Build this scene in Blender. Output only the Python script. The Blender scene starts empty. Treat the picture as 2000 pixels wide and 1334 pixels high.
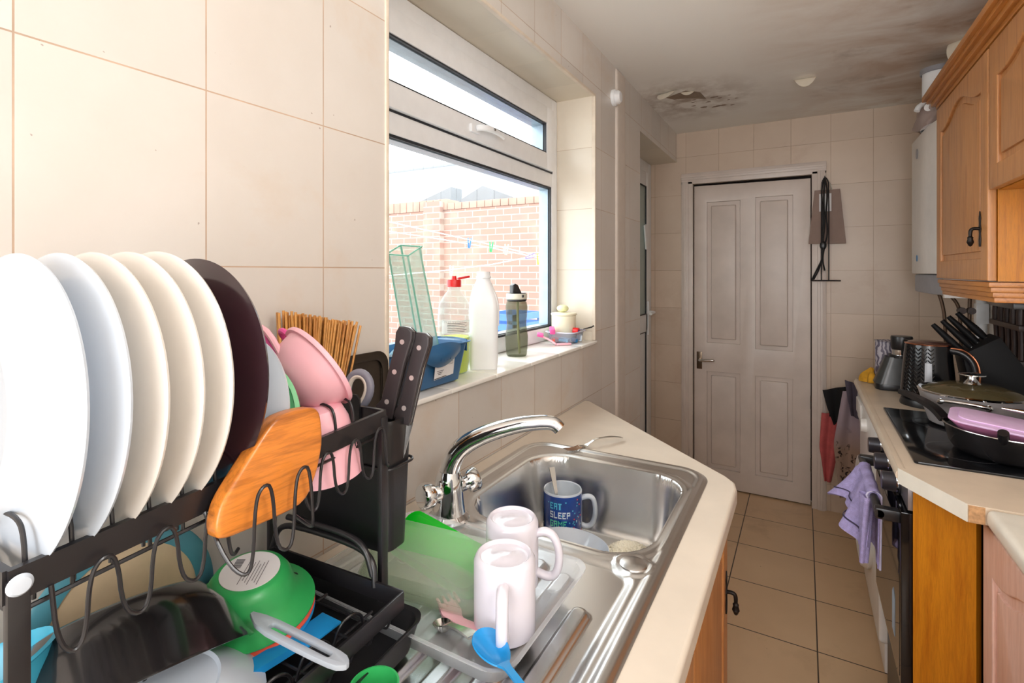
import bpy, bmesh, math, random
from mathutils import Vector, Matrix, Euler
random.seed(7)
SC = bpy.context.scene
COL = SC.collection
PI = math.pi

# ------------------------------------------------------------------ camera, sky, lamps, exposure
cam_data = bpy.data.cameras.new('camera')
cam = bpy.data.objects.new('camera', cam_data)
COL.objects.link(cam)
cam.location = (0.0, 0.0, 1.3946)
cam.rotation_euler = (PI / 2, 0, 0.5195)
cam_data.sensor_width = 36.0
cam_data.sensor_fit = 'HORIZONTAL'
cam_data.lens = 996.86 / 2000 * 36.0
cam_data.shift_y = -(667.0 - 530.58) / 2000.0
cam_data.clip_start = 0.02
SC.camera = cam

world = bpy.data.worlds.new('overcast_sky')
SC.world = world
world.use_nodes = True
_n = world.node_tree.nodes
_bg = _n['Background']
_bg.inputs['Color'].default_value = (0.97, 0.985, 1.0, 1)
_bg.inputs['Strength'].default_value = 5.2


def area(name, loc, rot, sx, sy, power, col, portal=False):
    d = bpy.data.lights.new(name, 'AREA')
    d.shape = 'RECTANGLE'
    d.size = sx
    d.size_y = sy
    d.energy = power
    d.color = col
    if portal:
        d.cycles.is_portal = True
    o = bpy.data.objects.new(name, d)
    o.location = loc
    o.rotation_euler = rot
    o['kind'] = 'helper'
    COL.objects.link(o)
    return o


# daylight arriving through the window (portal only guides the sky light)
area('window_portal', (-0.99, 1.37, 1.61), (0, -PI / 2, 0), 1.0, 1.2, 1.0, (1, 1, 1), True)
# added fill light, unseen behind the camera, brightens what faces it
area('rear_fill_light', (0.0, -1.45, 1.55), (PI / 2, 0, 0), 1.3, 1.5, 12.5, (1.0, 0.98, 0.98))
# added point fill, unseen beside the camera, standing in for bounced flash
_d = bpy.data.lights.new('near_fill_light', 'POINT')
_d.energy = 15.0
_d.color = (0.99, 0.99, 0.985)
_d.shadow_soft_size = 0.14
_o = bpy.data.objects.new('near_fill_light', _d)
_o.location = (0.40, 0.17, 1.80)
_o['kind'] = 'helper'
COL.objects.link(_o)

SC.view_settings.view_transform = 'Standard'
SC.view_settings.look = 'None'
SC.view_settings.exposure = 0.12
SC.view_settings.gamma = 1.0
SC.view_settings.use_curve_mapping = False
SC.cycles.max_bounces = 10
SC.cycles.transparent_max_bounces = 16
SC.cycles.sample_clamp_indirect = 6.0
SC.cycles.caustics_reflective = False
SC.cycles.caustics_refractive = False


# ------------------------------------------------------------------ materials
def s2l(c):
    return tuple(((x / 255.0) / 12.92 if x / 255.0 <= 0.04045 else ((x / 255.0 + 0.055) / 1.055) ** 2.4) for x in c)


class NT:
    def __init__(self, name):
        self.m = bpy.data.materials.new(name)
        self.m.use_nodes = True
        self.t = self.m.node_tree
        self.b = self.t.nodes['Principled BSDF']
        self.out = self.t.nodes['Material Output']

    def n(self, typ, **kw):
        x = self.t.nodes.new(typ)
        for k, v in kw.items():
            setattr(x, k, v)
        return x

    def l(self, a, b):
        self.t.links.new(a, b)

    def coord(self, scale=(1, 1, 1), loc=(0, 0, 0), rot=(0, 0, 0)):
        tc = self.n('ShaderNodeTexCoord')
        mp = self.n('ShaderNodeMapping')
        mp.inputs['Scale'].default_value = scale
        mp.inputs['Location'].default_value = loc
        mp.inputs['Rotation'].default_value = rot
        self.l(tc.outputs['Object'], mp.inputs['Vector'])
        return mp.outputs['Vector']

    def noise(self, vec, scale, detail=4, rough=0.55, dist=0.0):
        x = self.n('ShaderNodeTexNoise')
        x.inputs['Scale'].default_value = scale
        x.inputs['Detail'].default_value = detail
        x.inputs['Roughness'].default_value = rough
        x.inputs['Distortion'].default_value = dist
        self.l(vec, x.inputs['Vector'])
        return x.outputs['Fac']

    def ramp(self, fac, stops):
        r = self.n('ShaderNodeValToRGB')
        e = r.color_ramp.elements
        while len(e) < len(stops):
            e.new(0.5)
        for i, (p, c) in enumerate(stops):
            e[i].position = p
            e[i].color = (c[0], c[1], c[2], 1) if hasattr(c, '__len__') else (c, c, c, 1)
        self.l(fac, r.inputs['Fac'])
        return r.outputs['Color']

    def mix(self, fac, a, b, typ='MIX'):
        x = self.n('ShaderNodeMix', data_type='RGBA', blend_type=typ)
        for sock, v in ((x.inputs[0], fac), (x.inputs[6], a), (x.inputs[7], b)):
            if hasattr(v, 'links') or hasattr(v, 'is_linked'):
                self.l(v, sock)
            elif hasattr(v, '__len__'):
                sock.default_value = (v[0], v[1], v[2], 1)
            else:
                sock.default_value = v
        return x.outputs[2]

    def bump(self, h, strength=0.2, dist=0.002):
        x = self.n('ShaderNodeBump')
        x.inputs['Strength'].default_value = strength
        x.inputs['Distance'].default_value = dist
        self.l(h, x.inputs['Height'])
        self.l(x.outputs['Normal'], self.b.inputs['Normal'])


def mat(name, rgb, rough=0.5, metal=0.0, vary=0.06, vscale=25, coat=0.0, bump=0.0, bscale=150, spec=0.5, stretch=(1, 1, 1)):
    k = NT(name)
    c = s2l(rgb)
    v = k.coord(stretch)
    f = k.noise(v, vscale)
    dark = tuple(x * (1 - vary * 1.6) for x in c)
    lite = tuple(min(1, x * (1 + vary)) for x in c)
    k.l(k.ramp(f, [(0.3, dark), (0.7, lite)]), k.b.inputs['Base Color'])
    k.b.inputs['Roughness'].default_value = rough
    k.b.inputs['Metallic'].default_value = metal
    k.b.inputs['Specular IOR Level'].default_value = spec
    k.b.inputs['Coat Weight'].default_value = coat
    k.b.inputs['Coat Roughness'].default_value = 0.1
    if bump:
        k.bump(k.noise(v, bscale, 3), bump)
    return k.m


def clear(name, rgb, solid=0.25, rough=0.12, tint=None, edge=0.35):
    """see-through plastic or glass: a tinted pass-through mixed with a glossy body"""
    k = NT(name)
    c = s2l(rgb)
    v = k.coord()
    f = k.noise(v, 18)
    k.l(k.ramp(f, [(0.3, tuple(x * 0.92 for x in c)), (0.7, c)]), k.b.inputs['Base Color'])
    k.b.inputs['Roughness'].default_value = rough
    tr = k.n('ShaderNodeBsdfTransparent')
    t = s2l(tint or rgb)
    tr.inputs['Color'].default_value = (t[0], t[1], t[2], 1)
    lw = k.n('ShaderNodeLayerWeight')
    pw = k.n('ShaderNodeMath', operation='POWER')
    k.l(lw.outputs['Facing'], pw.inputs[0])
    pw.inputs[1].default_value = 4.0
    fr = k.n('ShaderNodeMath', operation='MULTIPLY')
    k.l(pw.outputs[0], fr.inputs[0])
    fr.inputs[1].default_value = edge
    add = k.n('ShaderNodeMath', operation='ADD', use_clamp=True)
    k.l(fr.outputs[0], add.inputs[0])
    add.inputs[1].default_value = solid
    mx = k.n('ShaderNodeMixShader')
    k.l(add.outputs[0], mx.inputs['Fac'])
    k.l(tr.outputs[0], mx.inputs[1])
    k.l(k.b.outputs[0], mx.inputs[2])
    k.l(mx.outputs[0], k.out.inputs['Surface'])
    return k.m


def tile(name, axes, size, org, base, grout, rough=0.25, mortar=0.0013, stain=None, vary=0.05, gbump=0.5):
    """square-set ceramic tiles; axes picks which object axes run across and up"""
    k = NT(name)
    tc = k.n('ShaderNodeTexCoord')
    sep = k.n('ShaderNodeSeparateXYZ')
    k.l(tc.outputs['Object'], sep.inputs[0])
    cmb = k.n('ShaderNodeCombineXYZ')
    for i, a in enumerate(axes):
        sub = k.n('ShaderNodeMath', operation='SUBTRACT')
        k.l(sep.outputs['XYZ'.index(a.upper())], sub.inputs[0])
        sub.inputs[1].default_value = org[i]
        k.l(sub.outputs[0], cmb.inputs[i])
    br = k.n('ShaderNodeTexBrick')
    br.offset = 0.0
    br.squash = 1.0
    br.inputs['Scale'].default_value = 1.0
    br.inputs['Brick Width'].default_value = size[0]
    br.inputs['Row Height'].default_value = size[1]
    br.inputs['Mortar Size'].default_value = mortar
    br.inputs['Mortar Smooth'].default_value = 0.1
    br.inputs['Bias'].default_value = 0.0
    k.l(cmb.outputs[0], br.inputs['Vector'])
    c = s2l(base)
    g = s2l(grout)
    br.inputs['Color1'].default_value = (c[0] * (1 - vary), c[1] * (1 - vary), c[2] * (1 - vary), 1)
    br.inputs['Color2'].default_value = (min(1, c[0] * (1 + vary)), min(1, c[1] * (1 + vary)), min(1, c[2] * (1 + vary)), 1)
    nz = k.noise(tc.outputs['Object'], 6.0, 5)
    gr = k.ramp(nz, [(0.40, g), (0.62, tuple(min(1, x * 1.4) for x in g))])
    k.l(gr, br.inputs['Mortar'])
    n2 = k.noise(tc.outputs['Object'], 3.5, 6, 0.6)
    tone = k.ramp(n2, [(0.3, tuple([0.93, 0.91, 0.89])), (0.65, tuple([1, 1, 1]))])
    col = k.mix(1.0, br.outputs['Color'], tone, 'MULTIPLY')
    if stain:
        n3 = k.noise(tc.outputs['Object'], 2.2, 7, 0.65, 0.4)
        f3 = k.ramp(n3, [(0.55, 0.0), (0.75, stain[1])])
        col = k.mix(f3, col, s2l(stain[0]))
        n4 = k.noise(tc.outputs['Object'], 70, 2, 0.5)
        f4 = k.ramp(n4, [(0.765, 0.0), (0.785, 0.55)])
        col = k.mix(f4, col, s2l((120, 88, 70)))
    k.l(col, k.b.inputs['Base Color'])
    k.b.inputs['Roughness'].default_value = rough
    inv = k.n('ShaderNodeMath', operation='SUBTRACT')
    inv.inputs[0].default_value = 1.0
    k.l(br.outputs['Fac'], inv.inputs[1])
    k.bump(inv.outputs[0], gbump, 0.0015)
    return k.m


def wood(name, c1, c2, rough=0.35, grain='z', scale=6.0, coat=0.15, fine=0.35):
    k = NT(name)
    st = {'z': (9, 9, 0.7), 'y': (9, 0.7, 9), 'x': (0.7, 9, 9)}[grain]
    v = k.coord(st)
    f = k.noise(v, scale, 6, 0.6, 0.8)
    base = k.ramp(f, [(0.30, s2l(c2)), (0.52, s2l(c1)), (0.75, tuple(x * 1.08 for x in s2l(c1)))])
    v2 = k.coord(tuple(x * 7 for x in st))
    f2 = k.noise(v2, scale, 3, 0.7)
    lines = k.ramp(f2, [(0.35, (1 - fine, 1 - fine, 1 - fine)), (0.55, (1, 1, 1))])
    k.l(k.mix(1.0, base, lines, 'MULTIPLY'), k.b.inputs['Base Color'])
    k.b.inputs['Roughness'].default_value = rough
    k.b.inputs['Coat Weight'].default_value = coat
    k.b.inputs['Coat Roughness'].default_value = 0.25
    k.bump(f2, 0.08, 0.001)
    return k.m


TILE = (222, 216, 209)
GROUT = (178, 154, 134)
STAIN = ((206, 170, 128), 0.35)
M = {}
for ax, nm in (('yz', 'a'), ('xz', 'b'), ('yx', 'c')):
    org = {'yz': (0.4128, 1.402), 'xz': (-0.70, 1.402), 'yx': (0.4128, -0.7356)}[ax]
    sz = {'yz': (0.2033, 0.2495), 'xz': (0.2033, 0.2495), 'yx': (0.2033, 0.2495)}[ax]
    M['tile_' + ax] = tile('cream wall tiles ' + ax, ax, sz, org, TILE, GROUT, 0.32, 0.0011, STAIN)
M['tile_reveal'] = tile('cream reveal tiles', 'xz', (0.30, 0.2495), (-1.02, 1.402), (226, 216, 200), (180, 160, 138), 0.28, 0.001)
M['tile_head'] = tile('cream head tiles', 'yx', (0.2495, 0.30), (0.30, -1.02), (222, 212, 194), (205, 192, 172), 0.3, 0.001)
M['tile_end'] = tile('end wall tiles', 'xz', (0.2033, 0.2495), (0.136, 1.402), (214, 194, 174), (166, 142, 120), 0.35, 0.0012, ((170, 132, 100), 0.4))
M['floor'] = tile('floor tiles', 'xy', (0.3375, 0.3375), (0.0432, 3.1946), (226, 192, 152), (58, 42, 32), 0.30, 0.0024, ((165, 128, 92), 0.5), 0.03)
# ceiling paint: off-white with brown damp stains
k = NT('damp stained ceiling paint')
v = k.coord()
f1 = k.noise(k.coord((0.8, 1.5, 1)), 2.4, 8, 0.62, 0.7)
sep = k.n('ShaderNodeSeparateXYZ')
k.l(v, sep.inputs[0])
# the damp sits over the right-hand side of the room
mr = k.n('ShaderNodeMapRange')
mr.inputs['From Min'].default_value = -0.25
mr.inputs['From Max'].default_value = 0.45
k.l(sep.outputs['X'], mr.inputs['Value'])
w = k.n('ShaderNodeMath', operation='MULTIPLY')
k.l(k.ramp(f1, [(0.36, 0.0), (0.66, 1.0)]), w.inputs[0])
k.l(mr.outputs[0], w.inputs[1])
col = k.mix(w.outputs[0], s2l((244, 241, 236)), s2l((196, 166, 142)))
f2 = k.noise(v, 5.0, 6, 0.6, 0.3)
f5 = k.ramp(f2, [(0.60, 0.0), (0.74, 0.7)])
w2 = k.n('ShaderNodeMath', operation='MULTIPLY')
k.l(f5, w2.inputs[0])
k.l(mr.outputs[0], w2.inputs[1])
col = k.mix(w2.outputs[0], col, s2l((158, 140, 126)))
# second damp patch in the far left corner
dist = k.n('ShaderNodeVectorMath', operation='DISTANCE')
k.l(v, dist.inputs[0])
dist.inputs[1].default_value = (-0.56, 2.85, 2.31)
d2 = k.n('ShaderNodeMapRange')
d2.inputs['From Min'].default_value = 0.42
d2.inputs['From Max'].default_value = 0.05
k.l(dist.outputs['Value'], d2.inputs['Value'])
w3 = k.n('ShaderNodeMath', operation='MULTIPLY')
k.l(d2.outputs[0], w3.inputs[0])
k.l(k.ramp(k.noise(v, 9, 6, 0.6), [(0.42, 0.0), (0.60, 0.8)]), w3.inputs[1])
col = k.mix(w3.outputs[0], col, s2l((166, 146, 130)))
k.l(col, k.b.inputs['Base Color'])
k.b.inputs['Roughness'].default_value = 0.75
k.bump(f2, 0.15, 0.003)
M['ceiling'] = k.m

M['plaster'] = mat('old plaster', (190, 165, 142), 0.7, vary=0.06, vscale=5)
M['flake'] = mat('peeling paint', (236, 226, 208), 0.7, vary=0.03)
M['bare'] = mat('bare plaster', (150, 132, 116), 0.8, vary=0.12, vscale=40)
M['gloss_white'] = mat('white gloss paint', (216, 202, 192), 0.35, vary=0.05, vscale=6)
M['dark_brown'] = mat('deep brown', (42, 30, 24), 0.8)
M['upvc'] = mat('white plastic frame', (243, 245, 248), 0.3, vary=0.02)
M['gasket'] = mat('black rubber gasket', (34, 38, 44), 0.5)
M['sill'] = mat('white glazed sill tile', (250, 247, 240), 0.15, vary=0.02)
M['glass'] = clear('window glass', (250, 252, 252), 0.03, 0.02, None, 0.2)
M['worktop'] = mat('cream laminate', (226, 214, 198), 0.35, vary=0.04, vscale=8)
M['worktop_right'] = mat('beige laminate', (212, 194, 172), 0.35, vary=0.05, vscale=9)
M['edge_white'] = mat('white laminate edging', (236, 230, 216), 0.3, vary=0.03)
M['chipboard'] = mat('bare chipboard', (196, 152, 108), 0.8, vary=0.2, vscale=120)
M['oak'] = wood('oak door', (194, 134, 80), (172, 112, 62), 0.38, fine=0.14)
M['oak_orange'] = wood('orange oak panel', (200, 126, 24), (176, 102, 14), 0.42, fine=0.16)
M['oak_glare'] = wood('oak door with painted glare', (238, 198, 182), (226, 178, 158), 0.3, fine=0.1)  # pale glare painted into the colour; same oak as the other doors
M['oak_moulding'] = wood('oak moulding', (190, 122, 54), (164, 98, 34), 0.4, 'y', fine=0.15)
M['iron'] = mat('black iron', (36, 30, 27), 0.45, 0.6)
k = NT('brushed stainless steel')
f = k.noise(k.coord(), 3, 2)
k.l(k.ramp(f, [(0.3, s2l((221, 220, 218))), (0.7, s2l((226, 225, 224)))]), k.b.inputs['Base Color'])
k.b.inputs['Metallic'].default_value = 1.0
k.b.inputs['Roughness'].default_value = 0.27
M['steel'] = k.m
M['chrome'] = mat('chrome', (226, 228, 230), 0.06, 1.0, vary=0.01)
M['brass_dull'] = mat('dull nickel', (120, 104, 88), 0.3, 1.0)
M['cutlery'] = mat('cutlery steel', (206, 204, 200), 0.16, 1.0, vary=0.02)
M['black_metal'] = mat('black coated wire', (30, 28, 31), 0.38, 0.0, vary=0.08, coat=0.2)
M['black_plastic'] = mat('black plastic', (27, 26, 28), 0.32, vary=0.1, vscale=60)
M['black_gloss'] = mat('black gloss', (12, 12, 14), 0.06)
M['black_pan'] = mat('worn non-stick black', (30, 28, 29), 0.2, vary=0.35, vscale=14, coat=0.6)
M['white_china'] = mat('white china', (204, 213, 224), 0.12, vary=0.015, coat=0.4)
M['cream_china'] = mat('cream china', (222, 216, 208), 0.16, vary=0.02, coat=0.3)
M['plum_china'] = mat('dark plum glaze', (48, 26, 34), 0.16, vary=0.18, vscale=9, coat=0.4)
M['lilac_china'] = mat('lilac white mug glaze', (226, 222, 232), 0.14, vary=0.015, coat=0.4)
M['green_bowl'] = mat('green plastic', (52, 172, 92), 0.35, vary=0.03)
M['dark_green'] = mat('deep green plastic', (0, 128, 66), 0.35)
M['mint'] = mat('mint rim', (140, 214, 160), 0.35)
M['pink'] = mat('pale pink silicone', (246, 186, 198), 0.42, vary=0.02)
M['magenta'] = mat('deep pink silicone', (226, 84, 156), 0.42)
M['red'] = mat('red plastic', (222, 30, 30), 0.35)
M['coral'] = mat('coral plastic', (240, 96, 74), 0.4)
M['blue'] = mat('bright blue plastic', (36, 146, 214), 0.25, vary=0.02)
M['teal'] = mat('teal plastic', (84, 150, 166), 0.35)
M['teal_bright'] = mat('bright teal plastic', (70, 176, 208), 0.25)
M['basket_blue'] = mat('mid blue plastic', (44, 96, 140), 0.35, vary=0.03)
M['bamboo'] = wood('bamboo', (222, 160, 84), (182, 112, 44), 0.5, 'z', 8)
M['olive_wood'] = wood('grainy acacia', (220, 132, 50), (112, 54, 22), 0.32, 'y', 4.5, 0.3, 0.22)
M['knife_handle'] = mat('dark brown handle', (52, 46, 48), 0.42, vary=0.06)
M['rivet'] = mat('steel rivet', (225, 215, 212), 0.3, 0.6)
M['grey_handle'] = mat('grey rubber', (132, 132, 146), 0.45)
M['white_rubber'] = mat('pale rubber', (226, 218, 206), 0.5)
M['tin'] = mat('dark baking tin', (66, 58, 50), 0.35, 0.6, vary=0.1)
M['paper'] = mat('paper label', (232, 230, 230), 0.6, vary=0.02)
M['ink'] = mat('ink', (40, 38, 42), 0.6)
M['tub'] = clear('frosted clear plastic', (246, 248, 250), 0.26, 0.2, (246, 248, 250), 0.5)
M['tub_green'] = clear('green tinted clear plastic', (226, 234, 222), 0.16, 0.15, (240, 244, 236), 0.5)
M['lid_green'] = clear('vivid green lid', (10, 214, 36), 0.8, 0.15, (60, 240, 80))
M['peeler'] = clear('milky white plastic', (206, 214, 224), 0.62, 0.2)
M['lime'] = clear('lime washing-up liquid', (214, 226, 0), 0.75, 0.08, (236, 244, 60))
M['bottle_clear'] = clear('clear bottle plastic', (240, 246, 246), 0.14, 0.1)
M['milk'] = mat('milky white bottle', (244, 246, 248), 0.35, vary=0.01)
M['smoke'] = clear('smoky grey bottle plastic', (130, 132, 116), 0.22, 0.12, (196, 198, 184))
M['glass_green'] = clear('pale green glass', (226, 244, 240), 0.34, 0.06, (236, 248, 244))
M['glass_edge'] = clear('green glass edge', (176, 228, 214), 0.5, 0.1)
M['mug_blue'] = mat('royal blue print', (18, 66, 150), 0.18, vary=0.15, vscale=30, coat=0.4)
M['print_white'] = mat('white print', (226, 240, 250), 0.3, vary=0.01)
M['print_cyan'] = mat('cyan print', (86, 196, 230), 0.3, vary=0.01)
M['print_mint'] = mat('mint print', (98, 224, 190), 0.3, vary=0.01)
M['print_red'] = mat('red print', (240, 62, 70), 0.3, vary=0.01)
M['rice'] = mat('cooked rice', (252, 244, 222), 0.5, vary=0.02)
M['tea'] = mat('milky tea', (206, 206, 192), 0.2)
M['pot_cream'] = mat('ivory plastic', (240, 232, 204), 0.35, vary=0.02)
M['pot_lid'] = mat('pale yellow knob', (226, 226, 176), 0.35)
M['clear_blue'] = clear('clear bluish tub', (222, 226, 236), 0.22, 0.1)
M['aqua'] = mat('aqua plastic', (120, 190, 208), 0.4)
M['hob'] = mat('black ceramic glass', (16, 17, 20), 0.08, vary=0.3, vscale=12)
M['oven_glass'] = mat('dark oven glass', (16, 13, 12), 0.04)
M['oven_steel'] = mat('brushed oven steel', (150, 146, 148), 0.35, 0.8)
M['block_black'] = mat('matt black block', (13, 12, 14), 0.6, spec=0.25)
M['knob'] = mat('graphite knob', (70, 68, 74), 0.3, 0.6)
M['appliance_white'] = mat('white enamel', (240, 236, 231), 0.25, vary=0.02)
M['boiler_grey'] = mat('grey plastic', (150, 150, 156), 0.4)
M['towel'] = mat('lilac terry towel', (172, 160, 208), 0.95, vary=0.1, vscale=90, bump=0.9, bscale=420)
M['towel_band'] = mat('dark towel stripe', (60, 50, 76), 0.9)
M['coral_cloth'] = mat('coral cloth', (196, 92, 92), 0.9, vary=0.08, bump=0.4)
M['black_cloth'] = mat('black cloth', (18, 16, 19), 0.9)
M['grey_cloth'] = mat('slate cloth', (88, 80, 94), 0.9)
M['taupe_cloth'] = mat('taupe cloth', (150, 128, 118), 0.9, vary=0.06, vscale=10, bump=0.3)
k = NT('lilac cloth with dark leaf print')
v = k.coord((1, 1, 1))
na = k.noise(v, 34, 3, 0.5, 1.2)
nb = k.noise(v, 9, 3)
lf = k.n('ShaderNodeMath', operation='MULTIPLY')
k.l(k.ramp(na, [(0.53, 0.0), (0.57, 1.0)]), lf.inputs[0])
k.l(k.ramp(nb, [(0.48, 0.0), (0.53, 1.0)]), lf.inputs[1])
sepz = k.n('ShaderNodeSeparateXYZ')
k.l(v, sepz.inputs[0])
mrz = k.n('ShaderNodeMapRange')
mrz.inputs['From Min'].default_value = -0.20
mrz.inputs['From Max'].default_value = -0.34
k.l(sepz.outputs['Z'], mrz.inputs['Value'])
pm = k.n('ShaderNodeMath', operation='MULTIPLY')
k.l(lf.outputs[0], pm.inputs[0])
k.l(mrz.outputs[0], pm.inputs[1])
bas = k.mix(mrz.outputs[0], s2l((176, 158, 168)), s2l((170, 142, 126)))
k.l(k.mix(pm.outputs[0], bas, s2l((52, 36, 34))), k.b.inputs['Base Color'])
k.b.inputs['Roughness'].default_value = 0.95
M['print_cloth'] = k.m
k = NT('patterned bread bag')
wv = k.n('ShaderNodeTexWave')
wv.inputs['Scale'].default_value = 22
wv.inputs['Distortion'].default_value = 9
k.l(k.coord(), wv.inputs['Vector'])
k.l(k.ramp(wv.outputs['Fac'], [(0.4, s2l((168, 160, 166))), (0.6, s2l((84, 76, 92)))]), k.b.inputs['Base Color'])
k.b.inputs['Roughness'].default_value = 0.5
M['bread_bag'] = k.m
M['yellow_cloth'] = mat('mustard cloth', (206, 150, 36), 0.9, vary=0.2, vscale=40)
M['copper'] = mat('copper', (214, 140, 104), 0.2, 1.0)
M['kettle'] = mat('black gloss kettle plastic', (14, 14, 17), 0.16)
M['kettle_gauge'] = mat('grey water gauge', (160, 162, 168), 0.25)
M['graphite'] = mat('graphite metal', (84, 84, 84), 0.38, 0.75)
M['pot_grey'] = mat('grey enamel', (158, 152, 152), 0.3, vary=0.03)
M['lid_glass'] = clear('smoked lid glass', (120, 108, 78), 0.45, 0.05, (150, 140, 110))
M['pink_dish'] = mat('pink plastic', (240, 150, 196), 0.35)
M['pink_pale'] = mat('lilac pink plastic', (236, 200, 240), 0.35)
M['brown_wood'] = wood('dark brown rack', (58, 34, 26), (34, 18, 14), 0.5)
M['pipe'] = mat('brown pipe', (96, 74, 58), 0.45, 0.5)
M['bag_film'] = clear('crumpled plastic film', (206, 190, 184), 0.35, 0.25)
M['sticker_blue'] = mat('blue sticker', (30, 110, 160), 0.5)
k = NT('weathered red brick')
tc = k.n('ShaderNodeTexCoord')
sep = k.n('ShaderNodeSeparateXYZ')
k.l(tc.outputs['Object'], sep.inputs[0])
cb = k.n('ShaderNodeCombineXYZ')
k.l(sep.outputs['X'], cb.inputs[0])
k.l(sep.outputs['Z'], cb.inputs[1])
br = k.n('ShaderNodeTexBrick')
br.inputs['Scale'].default_value = 1.0
br.inputs['Brick Width'].default_value = 0.225
br.inputs['Row Height'].default_value = 0.077
br.inputs['Mortar Size'].default_value = 0.006
br.inputs['Color1'].default_value = s2l((168, 124, 110)) + (1,)
br.inputs['Color2'].default_value = s2l((152, 124, 114)) + (1,)
br.inputs['Mortar'].default_value = s2l((176, 164, 154)) + (1,)
k.l(cb.outputs[0], br.inputs['Vector'])
nz = k.noise(tc.outputs['Object'], 1.6, 5)
k.l(k.mix(k.ramp(nz, [(0.52, 0.0), (0.66, 0.7)]), br.outputs['Color'], s2l((168, 154, 138))), k.b.inputs['Base Color'])
k.b.inputs['Roughness'].default_value = 0.9
M['brick'] = k.m
M['slate'] = tile('pale roof slates', 'xy', (0.3, 0.25), (0, 0), (128, 132, 136), (104, 108, 112), 0.6, 0.008)
M['concrete'] = mat('concrete yard', (170, 166, 160), 0.9)
M['rope'] = mat('white washing line', (240, 236, 228), 0.6)


# ------------------------------------------------------------------ mesh helpers
def frame(p0, p1):
    """rotation that takes +Z to the direction p0->p1"""
    d = (Vector(p1) - Vector(p0))
    return d.to_track_quat('Z', 'Y').to_matrix().to_4x4()


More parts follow.
